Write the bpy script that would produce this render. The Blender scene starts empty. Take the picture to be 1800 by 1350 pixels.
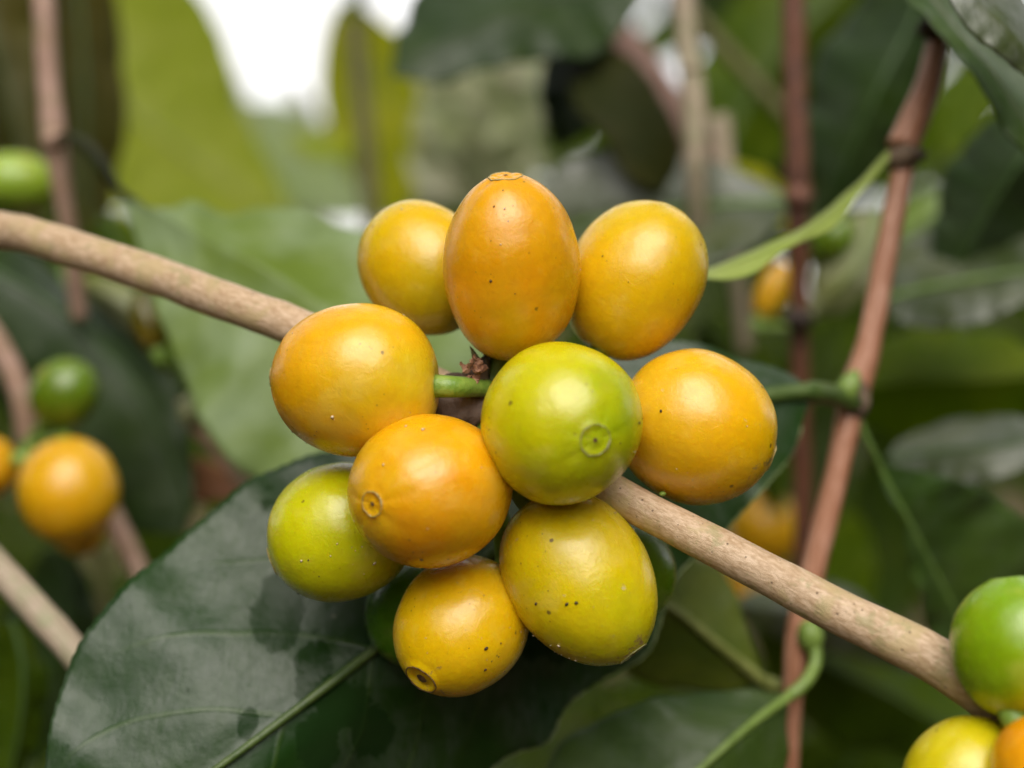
import bpy, math, random
import numpy as np
from mathutils import Vector, Matrix, noise
random.seed(7); np.random.seed(7)
PI = math.pi
S = 0.01                                  # the scene is written in centimetres, built in metres
sc = bpy.context.scene
C = sc.collection

# ------------------------------------------------------------------ camera
CAMZ = 1.30
F = 2700.0                                # focal length in pixels of the 1800 x 1350 photograph
cam = bpy.data.cameras.new('camera'); camo = bpy.data.objects.new('camera', cam); C.objects.link(camo)
camo.location = (0, 0, CAMZ); camo.rotation_euler = (PI/2, 0, 0)
cam.sensor_width = 36; cam.lens = 54
cam.clip_start = 0.005; cam.clip_end = 500
cam.dof.use_dof = True; cam.dof.focus_distance = 0.1475; cam.dof.aperture_fstop = 12.0
cam.dof.aperture_blades = 0
sc.camera = camo

# ------------------------------------------------------------------ light
SUN_EL = 46
w = bpy.data.worlds.new('World'); sc.world = w; w.use_nodes = True
nt = w.node_tree; nt.nodes.clear()
sky = nt.nodes.new('ShaderNodeTexSky'); sky.sky_type = 'NISHITA'; sky.sun_disc = False
sky.sun_elevation = math.radians(SUN_EL); sky.sun_rotation = math.radians(180)
sky.air_density = 1.0; sky.dust_density = 7.0; sky.ozone_density = 0.6
bg = nt.nodes.new('ShaderNodeBackground'); bg.inputs[1].default_value = 0.09
wo = nt.nodes.new('ShaderNodeOutputWorld')
tcw = nt.nodes.new('ShaderNodeTexCoord'); nz = nt.nodes.new('ShaderNodeTexNoise'); nz.inputs['Scale'].default_value = 2.2; nz.inputs['Detail'].default_value = 4
nt.links.new(tcw.outputs['Generated'], nz.inputs['Vector'])
cl = nt.nodes.new('ShaderNodeValToRGB'); cl.color_ramp.elements[0].position = .3; cl.color_ramp.elements[1].position = .7
cl.color_ramp.elements[0].color = (9.8, 9.6, 9.5, 1); cl.color_ramp.elements[1].color = (13.2, 12.9, 12.7, 1); nt.links.new(nz.outputs[0], cl.inputs[0])
mw = nt.nodes.new('ShaderNodeMix'); mw.data_type = 'RGBA'; mw.inputs[0].default_value = .85      # cloud cover over the clear sky
nt.links.new(sky.outputs[0], mw.inputs[6]); nt.links.new(cl.outputs[0], mw.inputs[7])
nt.links.new(mw.outputs[2], bg.inputs[0]); nt.links.new(bg.outputs[0], wo.inputs[0])
sun = bpy.data.lights.new('sun', 'SUN'); sun.energy = 1.35; sun.angle = math.radians(46); sun.color = (1.0, 0.94, 0.87)
suno = bpy.data.objects.new('sun', sun); C.objects.link(suno)
suno.rotation_euler = (math.radians(90-SUN_EL), 0, math.radians(3)); suno.location = (0, -1, 3)

sc.view_settings.view_transform = 'Standard'; sc.view_settings.look = 'None'
sc.view_settings.gamma = 1; sc.view_settings.use_curve_mapping = False
sc.view_settings.exposure = 0.72
sc.render.engine = 'CYCLES'
sc.cycles.use_denoising = True
sc.cycles.max_bounces = 8; sc.cycles.transmission_bounces = 4

# ------------------------------------------------------------------ helpers
def P(px, py, d):
    """a point seen at pixel (px, py) of the photograph, d centimetres in front of the lens"""
    return Vector(((px-900)/F*d*S, d*S, CAMZ-(py-675)/F*d*S))
def srgb(r, g, b):
    f = lambda c: (c/255/12.92) if c/255 <= .04045 else ((c/255+.055)/1.055)**2.4
    return (f(r), f(g), f(b), 1)
WORLD = {}
def tag(o, label=None, cat=None, group=None, kind=None):
    if label: o['label'] = label
    if cat: o['category'] = cat
    if group: o['group'] = group
    if kind: o['kind'] = kind
    return o
def empty(name, loc, label=None, cat=None, group=None):
    o = bpy.data.objects.new(name, None); C.objects.link(o); o.location = loc; o.empty_display_size = .005
    WORLD[o.name] = Vector(loc)
    return tag(o, label, cat, group)
def mesh(name, V, Fc, mat, parent=None, uv=None, smooth=True, origin=None):
    """V: world coordinates in metres"""
    V = np.asarray(V, dtype=float)
    o0 = Vector(origin) if origin is not None else Vector(V.mean(axis=0))
    me = bpy.data.meshes.new(name)
    me.from_pydata([tuple(v) for v in (V-np.array(o0))], [], Fc)
    if uv is not None:
        ul = me.uv_layers.new(name='UVMap')
        idx = np.zeros(len(me.loops), dtype=np.int32); me.loops.foreach_get('vertex_index', idx)
        ul.data.foreach_set('uv', np.asarray(uv, dtype=float)[idx].ravel())
    me.materials.append(mat)
    me.polygons.foreach_set('use_smooth', [smooth]*len(me.polygons))
    me.update()
    o = bpy.data.objects.new(name, me); C.objects.link(o)
    WORLD[o.name] = o0
    if parent is not None:
        o.parent = parent; o.location = o0 - WORLD[parent.name]
    else: o.location = o0
    return o
def catmull(pts, n):
    """smooth curve through points (tuples of any length)"""
    p = np.array(pts, dtype=float)
    if len(p) == 2:
        t = np.linspace(0, 1, n)[:, None]; return p[0]*(1-t)+p[1]*t
    q = np.vstack([2*p[0]-p[1], p, 2*p[-1]-p[-2]])
    L = np.r_[0, np.cumsum(np.linalg.norm(np.diff(p, axis=0), axis=1))]; L /= L[-1]
    out = []
    for t in np.linspace(0, 1, n):
        i = min(int(np.searchsorted(L, t, side='right'))-1, len(p)-2); u = (t-L[i])/(L[i+1]-L[i])
        a, b, c, d = q[i], q[i+1], q[i+2], q[i+3]
        out.append(.5*((2*b)+(c-a)*u+(2*a-5*b+4*c-d)*u*u+(3*b-a-3*c+d)*u**3))
    return np.array(out)
def n3(v, s, seed=0):
    return noise.noise(Vector((v[0]*s+seed*7.3, v[1]*s+seed*3.1, v[2]*s-seed*5.7)))
def tube_data(pts, rad, seg=14, bump=0.0, bs=300, seed=0, cap=True):
    """tube through world points; rad per point (metres)"""
    n = len(pts); V = []; Fc = []; UV = []
    T = [(pts[min(i+1, n-1)]-pts[max(i-1, 0)]) for i in range(n)]
    T = [t/np.linalg.norm(t) for t in T]
    up = np.array([0, -1., 0]);
    if abs(np.dot(up, T[0])) > .9: up = np.array([0, 0, 1.])
    L = 0
    for i in range(n):
        s = np.cross(T[i], up); s /= np.linalg.norm(s); u2 = np.cross(s, T[i]); up = u2
        if i: L += np.linalg.norm(pts[i]-pts[i-1])
        for k in range(seg):
            a = 2*PI*k/seg; d = math.cos(a)*s+math.sin(a)*u2
            v = pts[i]+d*rad[i]
            if bump: v = v+d*rad[i]*bump*n3(v, bs, seed)
            V.append(v); UV.append((k/seg, L*100))
    for i in range(n-1):
        for k in range(seg):
            a = i*seg+k; b = i*seg+(k+1) % seg
            Fc.append((a, b, b+seg, a+seg))
    if cap:
        Fc.append(tuple(range(seg))[::-1]); Fc.append(tuple(range((n-1)*seg, n*seg)))
    return V, Fc, UV
def tube(name, px, rpx, mat, parent=None, n=60, seg=14, bump=.08, bs=250, seed=0):
    """px: [(x,y,d)], rpx: radii in centimetres at those points"""
    c = catmull([tuple(P(*p)*100)+(r,) for p, r in zip(px, rpx)], n)
    V, Fc, UV = tube_data(c[:, :3]/100, c[:, 3]/100, seg, bump, bs, seed)
    return mesh(name, V, Fc, mat, parent, UV)

# ------------------------------------------------------------------ materials
def newmat(name):
    m = bpy.data.materials.new(name); m.use_nodes = True; nt = m.node_tree; nt.nodes.clear()
    out = nt.nodes.new('ShaderNodeOutputMaterial'); return m, nt, out
class G:
    """tiny node-graph writer"""
    def __init__(s, nt): s.nt = nt
    def n(s, t, **k):
        x = s.nt.nodes.new(t)
        for a, b in k.items(): setattr(x, a, b)
        return x
    def l(s, a, b): s.nt.links.new(a, b)
    def set(s, sock, v):
        if isinstance(v, bpy.types.NodeSocket): s.l(v, sock)
        else: sock.default_value = v
    def math(s, op, a, b=0.0, c=None, clamp=False):
        x = s.n('ShaderNodeMath', operation=op, use_clamp=clamp); s.set(x.inputs[0], a); s.set(x.inputs[1], b)
        if c is not None: s.set(x.inputs[2], c)
        return x.outputs[0]
    def cm(s):
        t = s.n('ShaderNodeTexCoord'); v = s.n('ShaderNodeVectorMath', operation='SCALE'); s.l(t.outputs['Object'], v.inputs[0]); v.inputs['Scale'].default_value = 100
        return v.outputs[0]
    def uv(s):
        t = s.n('ShaderNodeTexCoord'); x = s.n('ShaderNodeSeparateXYZ'); s.l(t.outputs['UV'], x.inputs[0]); return x.outputs[0], x.outputs[1]
    def shift(s, v, off, scale=(1, 1, 1)):
        x = s.n('ShaderNodeMapping'); s.l(v, x.inputs[0]); x.inputs['Location'].default_value = off; x.inputs['Scale'].default_value = scale; return x.outputs[0]
    def noise(s, v, scale, detail=3, rough=.55, dist=0):
        x = s.n('ShaderNodeTexNoise'); s.l(v, x.inputs['Vector']); x.inputs['Scale'].default_value = scale
        x.inputs['Detail'].default_value = detail; x.inputs['Roughness'].default_value = rough; x.inputs['Distortion'].default_value = dist
        return x.outputs[0]
    def vor(s, v, scale, feature='F1'):
        x = s.n('ShaderNodeTexVoronoi', feature=feature); s.l(v, x.inputs['Vector']); x.inputs['Scale'].default_value = scale
        return x
    def ramp(s, f, stops, interp='LINEAR'):
        x = s.n('ShaderNodeValToRGB'); s.l(f, x.inputs[0]); e = x.color_ramp.elements; x.color_ramp.interpolation = interp
        while len(e) < len(stops): e.new(.5)
        for i, (p, c) in enumerate(stops):
            e[i].position = p; e[i].color = c if not isinstance(c, (int, float)) else (c, c, c, 1)
        return x.outputs[0]
    def smooth(s, f, a, b, lo=0., hi=1.):
        x = s.n('ShaderNodeMapRange', interpolation_type='SMOOTHSTEP'); s.l(f, x.inputs[0])
        x.inputs[1].default_value = a; x.inputs[2].default_value = b; x.inputs[3].default_value = lo; x.inputs[4].default_value = hi; return x.outputs[0]
    def mix(s, f, a, b, blend='MIX'):
        x = s.n('ShaderNodeMix', data_type='RGBA', blend_type=blend); s.set(x.inputs[0], f); s.set(x.inputs[6], a); s.set(x.inputs[7], b); return x.outputs[2]
    def bump(s, h, dist, strength=1.0, nrm=None):
        x = s.n('ShaderNodeBump'); s.l(h, x.inputs['Height']); x.inputs['Distance'].default_value = dist; x.inputs['Strength'].default_value = strength
        if nrm: s.l(nrm, x.inputs['Normal'])
        return x.outputs[0]
    def bsdf(s, col, rough, nrm=None, **k):
        b = s.n('ShaderNodeBsdfPrincipled'); s.set(b.inputs['Base Color'], col); s.set(b.inputs['Roughness'], rough)
        if nrm: s.l(nrm, b.inputs['Normal'])
        for a, v in k.items(): s.set(b.inputs[a.replace('_', ' ')], v)
        return b

def cherry_mat(name, stem, mid, tip, seed, blush=None, speck=1.0, rough=.28, scab=0.0, pos=(.15, .5, .88)):
    m, nt, out = newmat(name); g = G(nt); v = g.shift(g.cm(), (seed*3.7, seed*1.9, -seed*2.3)); u, al = g.uv()
    big = g.noise(v, 1.1, 2, .5)
    f = g.math('ADD', al, g.math('MULTIPLY', g.math('SUBTRACT', big, .5), .8))
    gold = lambda c: (c[0]*(1.0 if c[0] > .6 else 1.04), c[1]*(1.09 if c[0] > .6 else 1.03), c[2]*.3, 1)
    stem, mid, tip = gold(stem), gold(mid), gold(tip)
    if blush: blush = gold(blush)
    col = g.ramp(f, [(pos[0], stem), (pos[1], mid), (pos[2], tip)])
    if blush: col = g.mix(g.smooth(g.noise(v, .9, 2), .48, .68, 0, .85), col, blush)
    # fine mottling and lengthwise fibres under the skin
    c = g.n('ShaderNodeCombineXYZ'); g.l(g.math('MULTIPLY', u, 26), c.inputs[0]); g.l(g.math('MULTIPLY', al, 2.2), c.inputs[1]); c.inputs[2].default_value = seed
    fib = g.noise(c.outputs[0], 1.0, 4, .6)
    col = g.mix(g.smooth(fib, .38, .72, 0, .16), col, g.mix(1.0, col, (.80, .74, .5, 1), 'MULTIPLY'))
    mott = g.noise(v, 9, 5, .65)
    col = g.mix(g.smooth(mott, .40, .72, 0, .22), col, g.mix(1.0, col, (.72, .62, .4, 1), 'MULTIPLY'))
    # lenticels and scabs
    a = g.vor(v, 6.5); cell = g.n('ShaderNodeSeparateColor'); g.l(a.outputs['Color'], cell.inputs[0])
    dist = g.math('ADD', a.outputs['Distance'], g.math('MULTIPLY', g.math('SUBTRACT', g.noise(v, 40, 2), .5), .10))
    spot = g.math('MULTIPLY', g.smooth(dist, .05, .10, 1, 0), g.math('GREATER_THAN', cell.outputs[0], .70))
    spot = g.math('MULTIPLY', spot, g.smooth(g.noise(g.shift(v, (8, 8, 8)), 1.3, 2), .42, .60))
    col = g.mix(g.math('MULTIPLY', spot, .62*speck), col, (.17, .09, .02, 1))
    b = g.vor(g.shift(v, (4, 8, 1)), 13); cb = g.n('ShaderNodeSeparateColor'); g.l(b.outputs['Color'], cb.inputs[0])
    clus = g.smooth(g.noise(v, 1.7, 1), .5, .66)
    sp2 = g.math('MULTIPLY', g.math('MULTIPLY', g.smooth(b.outputs['Distance'], .10, .17, 1, 0), g.math('GREATER_THAN', cb.outputs[1], .66)), clus)
    col = g.mix(g.math('MULTIPLY', sp2, .5*speck), col, (.16, .08, .015, 1))
    d = g.vor(g.shift(v, (1, 3, 9)), 3.1); cd = g.n('ShaderNodeSeparateColor'); g.l(d.outputs['Color'], cd.inputs[0])
    dd = g.math('ADD', d.outputs['Distance'], g.math('MULTIPLY', g.math('SUBTRACT', g.noise(v, 22, 3), .5), .16))
    sp3 = g.math('MULTIPLY', g.smooth(dd, .05, .09, 1, 0), g.math('GREATER_THAN', cd.outputs[0], .76))
    col = g.mix(g.math('MULTIPLY', sp3, .75*speck), col, (.10, .045, .012, 1))
    if scab:
        near = g.smooth(al, .70, .93)
        sn = g.math('ADD', g.noise(g.shift(v, (7, 7, 1)), 4.2, 5, .7, .6), g.math('MULTIPLY', near, .17))
        col = g.mix(g.math('MULTIPLY', g.smooth(sn, .70, .76), scab), col, (.30, .17, .08, 1))
        col = g.mix(g.math('MULTIPLY', g.smooth(g.noise(g.shift(v, (3, 7, 5)), 9, 4, .7), .66, .72), scab*.7), col, (.62, .50, .30, 1))
        col = g.mix(g.math('MULTIPLY', g.smooth(sn, .79, .83), scab), col, (.10, .06, .04, 1))
    # pale waxy rubbed areas
    wax = g.smooth(g.noise(g.shift(v, (9, 2, 2)), 2.3, 4, .6), .52, .72)
    col = g.mix(g.math('MULTIPLY', wax, .22), col, (.80, .60, .14, 1))
    h = g.math('ADD', g.math('MULTIPLY', g.noise(v, 3.0, 3, .5, .6), .9), g.math('MULTIPLY', g.noise(v, 17, 4, .6, 1.2), .34))
    h = g.math('ADD', h, g.math('MULTIPLY', g.smooth(g.noise(v, 6.5, 3, .55, 1.6), .44, .56), .10))
    h = g.math('SUBTRACT', h, g.math('MULTIPLY', spot, .10))
    h2 = g.math('ADD', h, g.math('MULTIPLY', fib, .22))
    nr = g.bump(h2, .00020, .42)
    rg = g.math('ADD', rough, g.math('ADD', g.math('MULTIPLY', g.math('SUBTRACT', mott, .5), .25), g.math('MULTIPLY', wax, .12)))
    bs = g.bsdf(col, rg, nr, Subsurface_Weight=.38, Subsurface_Scale=.0024, Specular_IOR_Level=.5, Coat_Weight=.34, Coat_Roughness=.17)
    bs.inputs['Subsurface Radius'].default_value = (1.0, .55, .12)
    g.l(bs.outputs[0], out.inputs[0]); return m

def leaf_mat(name, col, vein, seed=0, trans=.25, tcol=None, rough=.38, sheen_dust=0.0, spots=0.0, nv=9, wet=0.0, spec=.5, col2=None, vs=1.0, blots=()):
    if col[0] < .3: col = (col[0]*1.15, col[1]*1.0, col[2]*.35, 1)
    if col2 and col2[0] < .38: col2 = (col2[0]*1.15, col2[1], col2[2]*.35, 1)
    m, nt, out = newmat(name); g = G(nt); v = g.shift(g.cm(), (seed*2.7, -seed*1.3, seed*4.1)); u, al = g.uv()
    au = g.math('ABSOLUTE', g.math('SUBTRACT', g.math('MULTIPLY', u, 2), 1))
    big = g.noise(v, .7, 3, .55)
    c2 = col2 or tuple([col[0]*1.7, col[1]*1.4, col[2]*1.3, 1])
    c0 = g.mix(g.smooth(big, .35, .68), col, c2)
    fine = g.noise(v, 9, 4, .65)
    c0 = g.mix(g.smooth(fine, .4, .75, 0, .35), c0, g.mix(1., c0, (.62, .68, .6, 1), 'MULTIPLY'))
    # lateral veins curve forward towards the tip
    ph = g.math('SUBTRACT', g.math('MULTIPLY', al, nv), g.math('ADD', g.math('MULTIPLY', au, 1.5), g.math('MULTIPLY', g.math('MULTIPLY', au, au), .7)))
    ph = g.math('ADD', ph, g.math('MULTIPLY', g.noise(v, .8, 1), .35))
    fr = g.math('ABSOLUTE', g.math('SUBTRACT', g.math('FRACT', ph), .5))
    vn = g.math('MULTIPLY', g.smooth(fr, .012, .05, 1, 0), g.smooth(au, .88, .6, 0, 1))
    mid = g.smooth(au, .0, .035, 1, 0)
    allv = g.math('MAXIMUM', g.math('MULTIPLY', vn, .45*vs), g.math('MULTIPLY', mid, min(1, vs)))
    c0 = g.mix(g.math('MULTIPLY', allv, .6), c0, vein)
    if spots:
        s = g.vor(v, .75); cs = g.n('ShaderNodeSeparateColor'); g.l(s.outputs['Color'], cs.inputs[0])
        ds = g.math('ADD', s.outputs['Distance'], g.math('MULTIPLY', g.math('SUBTRACT', g.noise(v, 4, 3), .5), .25))
        sp = g.math('MULTIPLY', g.smooth(ds, .08, .26, 1, 0), g.math('GREATER_THAN', cs.outputs[0], .45))
        c0 = g.mix(g.math('MULTIPLY', sp, spots), c0, (.35, .30, .03, 1))
    s2 = g.vor(g.shift(v, (5, 5, 5)), 3.5); c3 = g.n('ShaderNodeSeparateColor'); g.l(s2.outputs['Color'], c3.inputs[0])
    sp2 = g.math('MULTIPLY', g.smooth(s2.outputs['Distance'], .03, .12, 1, 0), g.math('GREATER_THAN', c3.outputs[0], .86))
    c0 = g.mix(g.math('MULTIPLY', sp2, .6), c0, (.34, .33, .24, 1))
    sheen_film = g.math('MULTIPLY', g.smooth(g.noise(g.shift(v, (0, 0, 3)), 1.3, 5, .62, .5), .36, .60), 1.0)  # mask for the painted grey sheen and a little dust
    wetm = None
    if wet:
        wn = g.noise(g.shift(v, (wet, 2.2, 7)), .62, 5, .58, .25)
        gp = g.n('ShaderNodeNewGeometry'); sx = g.n('ShaderNodeSeparateXYZ'); g.l(gp.outputs['Position'], sx.inputs[0])
        acc = None
        wob = g.math('MULTIPLY', g.math('SUBTRACT', g.noise(g.shift(v, (3, 1, 1)), 3.0, 5, .68, .4), .5), 1.5)
        for (bx, by, bd, ra, rb) in blots:
            c = P(bx, by, bd)
            ex = g.math('DIVIDE', g.math('SUBTRACT', sx.outputs[0], c.x), ra/F*bd*S); ez = g.math('DIVIDE', g.math('SUBTRACT', sx.outputs[2], c.z), rb/F*bd*S)
            q = g.math('ADD', g.math('SQRT', g.math('ADD', g.math('MULTIPLY', ex, ex), g.math('MULTIPLY', ez, ez))), wob)
            mk = g.smooth(q, .90, 1.12, 1, 0); acc = mk if acc is None else g.math('MAXIMUM', acc, mk)
        wetm = g.smooth(wn, .60, .62)
        if acc is not None: wetm = g.math('MAXIMUM', wetm, acc)
        sheen_film = g.math('MULTIPLY', sheen_film, g.math('SUBTRACT', 1, wetm))
        c0 = g.mix(g.math('MULTIPLY', wetm, .7), c0, (.014, .034, .010, 1))
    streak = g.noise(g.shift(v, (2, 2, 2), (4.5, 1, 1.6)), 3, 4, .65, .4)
    dm = g.math('MULTIPLY', sheen_film, g.math('MULTIPLY', g.smooth(streak, .32, .66, .15, 1.25), sheen_dust))
    c0 = g.mix(dm, c0, (.30, .30, .31, 1))  # grey sky sheen put into the leaf colour, along with some dust
    rg = g.math('ADD', rough, g.math('MULTIPLY', g.math('SUBTRACT', fine, .5), .22))
    if wetm is not None: rg = g.math('SUBTRACT', rg, g.math('MULTIPLY', wetm, .2))
    h = g.math('ADD', g.math('MULTIPLY', g.noise(v, 1.6, 3), 1.0), g.math('MULTIPLY', allv, .45))
    h = g.math('ADD', h, g.math('MULTIPLY', g.noise(v, 24, 4, .65), .11))
    nr = g.bump(h, .0005, .7)
    if wetm is not None: spec = g.math('SUBTRACT', spec, g.math('MULTIPLY', wetm, spec*.7))
    b = g.bsdf(c0, rg, nr, Specular_IOR_Level=spec)
    t = g.n('ShaderNodeBsdfTranslucent'); g.l(nr, t.inputs['Normal'])
    tc = tcol or (min(1, col[0]*3.4), min(1, col[1]*3.2), col[2]*1.0, 1)
    g.set(t.inputs[0], g.mix(g.math('MULTIPLY', allv, .35), g.mix(g.smooth(big, .3, .7), tc, (tc[0]*.7, tc[1]*.8, tc[2]*.8, 1)), (tc[0]*1.3, tc[1]*1.25, tc[2], 1)))
    mx = g.n('ShaderNodeMixShader'); mx.inputs[0].default_value = trans; g.l(b.outputs[0], mx.inputs[1]); g.l(t.outputs[0], mx.inputs[2])
    g.l(mx.outputs[0], out.inputs[0]); return m

def bark_mat(name, c1, c2, c3, seed=0, rough=.5, streak=(3, .35), spots=.5, bumpd=.00016, lich=None):
    m, nt, out = newmat(name); g = G(nt); v = g.shift(g.cm(), (seed*1.7, seed*2.9, seed*.7)); u, al = g.uv()
    c = g.n('ShaderNodeCombineXYZ')
    an = g.math('MULTIPLY', u, 2*PI)
    g.l(g.math('MULTIPLY', g.math('COSINE', an), streak[0]), c.inputs[0]); g.l(g.math('MULTIPLY', g.math('SINE', an), streak[0]), c.inputs[1]); g.l(g.math('MULTIPLY', al, streak[1]*3), c.inputs[2])
    vs = g.shift(c.outputs[0], (seed, seed*2, 3))
    st = g.noise(vs, 2.0, 6, .7, .3)
    pat = g.noise(v, 2.6, 4, .6, .4)
    col = g.mix(g.smooth(st, .36, .66), c1, c2)
    col = g.mix(g.smooth(pat, .50, .62, 0, .75), col, c3)
    if lich: col = g.mix(g.smooth(g.noise(g.shift(v, (3, 3, 3)), 4.2, 5, .7), .53, .66, 0, .6), col, lich)
    s = g.vor(v, 13); cs = g.n('ShaderNodeSeparateColor'); g.l(s.outputs['Color'], cs.inputs[0])
    sp = g.math('MULTIPLY', g.smooth(s.outputs['Distance'], .08, .2, 1, 0), g.math('GREATER_THAN', cs.outputs[0], .62))
    col = g.mix(g.math('MULTIPLY', sp, spots), col, (.06, .035, .02, 1))
    h = g.math('ADD', g.math('MULTIPLY', st, 1.), g.math('MULTIPLY', g.noise(v, 11, 4, .7), .5))
    h = g.math('SUBTRACT', h, g.math('MULTIPLY', sp, .4))
    b = g.bsdf(col, g.math('ADD', rough, g.math('MULTIPLY', g.math('SUBTRACT', pat, .5), .2)), g.bump(h, bumpd, .8), Specular_IOR_Level=.45)
    g.l(b.outputs[0], out.inputs[0]); return m

def plain_mat(name, c1, c2, scale=6, rough=.5, bumpd=.0001, spec=.5, trans=0):
    m, nt, out = newmat(name); g = G(nt); v = g.cm()
    n = g.noise(v, scale, 4, .6)
    b = g.bsdf(g.mix(g.smooth(n, .32, .68), c1, c2), rough, g.bump(g.noise(v, scale*3, 3), bumpd, .7), Specular_IOR_Level=spec)
    if trans:
        t = g.n('ShaderNodeBsdfTranslucent'); t.inputs[0].default_value = c2
        mx = g.n('ShaderNodeMixShader'); mx.inputs[0].default_value = trans; g.l(b.outputs[0], mx.inputs[1]); g.l(t.outputs[0], mx.inputs[2]); g.l(mx.outputs[0], out.inputs[0])
    else: g.l(b.outputs[0], out.inputs[0])
    return m

M = {}
M['pedicel'] = plain_mat('pedicel_green', (.14, .26, .03, 1), (.24, .36, .06, 1), 8, .35, .00015)
M['rim'] = plain_mat('calyx_rim', (.30, .20, .05, 1), (.50, .40, .16, 1), 20, .5, .00015)
M['rim_green'] = plain_mat('calyx_rim_green', (.20, .18, .05, 1), (.42, .42, .20, 1), 20, .5, .00015)
M['scar'] = plain_mat('scar_brown', (.05, .02, .01, 1), (.16, .08, .03, 1), 18, .7, .0002)
M['grain_pale'] = plain_mat('grain_pale', (.62, .50, .34, 1), (.80, .68, .5, 1), 30, .6)
M['grain_dark'] = plain_mat('grain_dark', (.02, .012, .01, 1), (.10, .05, .03, 1), 30, .7)
M['node'] = bark_mat('node_bark', (.10, .065, .045, 1), (.19, .13, .10, 1), (.07, .045, .03, 1), 5, .7, (4, 2), .6, .0005)
M['dry'] = plain_mat('dried_petals', (.24, .10, .05, 1), (.50, .28, .18, 1), 14, .75, .0003, .2, .15)
M['dryblack'] = plain_mat('dried_bract', (.012, .010, .006, 1), (.05, .035, .015, 1), 14, .6, .0003)

# ------------------------------------------------------------------ far setting
def foliage_mass(name, n, dmin, dmax, size, mat, keep, xr=(-900, 2700), yr=(-500, 2100), sampler=None, seed=3):
    """one mesh of many bent leaves that nobody could count"""
    rs = np.random.RandomState(seed)
    V = []; Fc = []; UV = []
    k = 0; tries = 0
    while k < n and tries < n*40:
        tries += 1
        L = size*rs.uniform(.6, 1.3)
        if sampler is not None:
            c = sampler(rs)
            if c is None: continue
        else:
            px = rs.uniform(*xr); py = rs.uniform(*yr); d = rs.uniform(dmin, dmax)
            if not keep(px, py, d, L*.55/d*F): continue
            c = np.array(P(px, py, d))
        a = rs.normal(size=3); a[2] -= .5; a /= np.linalg.norm(a)
        nn = np.cross(a, rs.normal(size=3)); nn /= np.linalg.norm(nn); b = np.cross(nn, a)
        L *= S; W = L*rs.uniform(.17, .24); base = len(V); N = 7
        for i in range(N):
            t = i/(N-1); wd = W*math.sin(PI*min(1, t*.96+.02))**.8*(1.12-.3*t); bend = nn*(-.16*L*(t-.5)**2*4)
            q = c+a*(t-.5)*L+bend
            for s_ in (-1, 0, 1):
                V.append(q+b*s_*wd+nn*abs(s_)*wd*.28); UV.append((.5+.5*s_, t))
        for i in range(N-1):
            for j in range(2):
                q = base+i*3+j; Fc.append((q, q+1, q+4, q+3))
        k += 1
    o = mesh(name, V, Fc, mat, None, UV); o['kind'] = 'stuff'; return o

M['ground'] = plain_mat('leaf_litter_ground', (.05, .032, .018, 1), (.12, .08, .04, 1), .05, .9, .01, .1)
N = 60; gx = np.sinh(np.linspace(-4, 4, N))/math.sinh(4)*150; V = []; Fc = []
for j in range(N):
    for i in range(N):
        x, y = gx[i], gx[j]; r = math.hypot(x, y)
        V.append((x, y, .10*n3((x, y, 0), .8)+min(14, max(0, r-7)*.07)+.0))
for j in range(N-1):
    for i in range(N-1):
        q = j*N+i; Fc.append((q, q+1, q+1+N, q+N))
g_ = mesh('ground', V, Fc, M['ground'], None); tag(g_, 'brown earth under the coffee shrubs', None, None, 'structure')

# openings in the foliage where the white sky shows (pixel blobs)
GAPS = [(500, 60, 112, 118), (555, -40, 95, 150), (470, -60, 105, 120), (520, 118, 66, 62), (425, 60, 50, 55), (676, 22, 42, 42), (700, -30, 45, 50), (335, -15, 30, 30), (545, -260, 230, 240),
        (590, 365, 12, 7)]
def clear(px, py, d, r):
    for gx_, gy, ga, gb in GAPS:
        if ((px-gx_)/(ga+r))**2+((py-gy)/(gb+r))**2 < 1: return False
    return True
M['far_green'] = leaf_mat('far_foliage', (.055, .105, .010, 1), (.1, .16, .03, 1), 11, .35, (.26, .38, .02, 1), .45, col2=(.075, .11, .02, 1), spec=.28)
M['far_dark'] = leaf_mat('far_foliage_dark', (.024, .054, .006, 1), (.05, .08, .02, 1), 12, .3, (.08, .14, .01, 1), .5, col2=(.04, .07, .012, 1), spec=.28)
M['far_pale'] = leaf_mat('far_foliage_pale', (.42, .48, .26, 1), (.4, .44, .3, 1), 13, .5, (.80, .84, .52, 1), .5, col2=(.60, .54, .42, 1))
foliage_mass('distant_foliage', 2600, 150, 320, 16, M['far_green'], lambda x, y, d, r: clear(x, y, d, r*.75), (-1200, 3000), (-600, 2400), seed=3)['label'] = 'mass of blurred green leaves far behind the branches'
foliage_mass('distant_foliage', 1500, 330, 480, 34, M['far_dark'], lambda x, y, d, r: clear(x, y, d, r*.55), (-1600, 3400), (-700, 2600), seed=5)['label'] = 'dark mass of foliage closing the view behind the shrubs'
foliage_mass('shrub_foliage', 240, 55, 110, 8, M['far_dark'], lambda x, y, d, r: clear(x, y, d, r) and not (90 < x < 760 and y < 440), (-700, 2500), (-500, 1900), seed=8)['label'] = 'dark blurred coffee foliage behind the fruiting branches'
foliage_mass('shrub_foliage', 380, 44, 52, 1.7, M['far_pale'], lambda x, y, d, r: clear(x, y, d, r*.12), (755, 925), (110, 345), seed=9)['label'] = 'foliage coloured pale beige and light green as bright sky blur above the fruit'  # pale leaf colour stands in for sky light blurring through the foliage
foliage_mass('shrub_foliage', 60, 90, 140, 8, M['far_pale'], lambda x, y, d, r: clear(x, y, d, r*.6), (400, 640), (215, 400), seed=10)['label'] = 'pale bright foliage blurred just below the gap of white sky'

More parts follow.
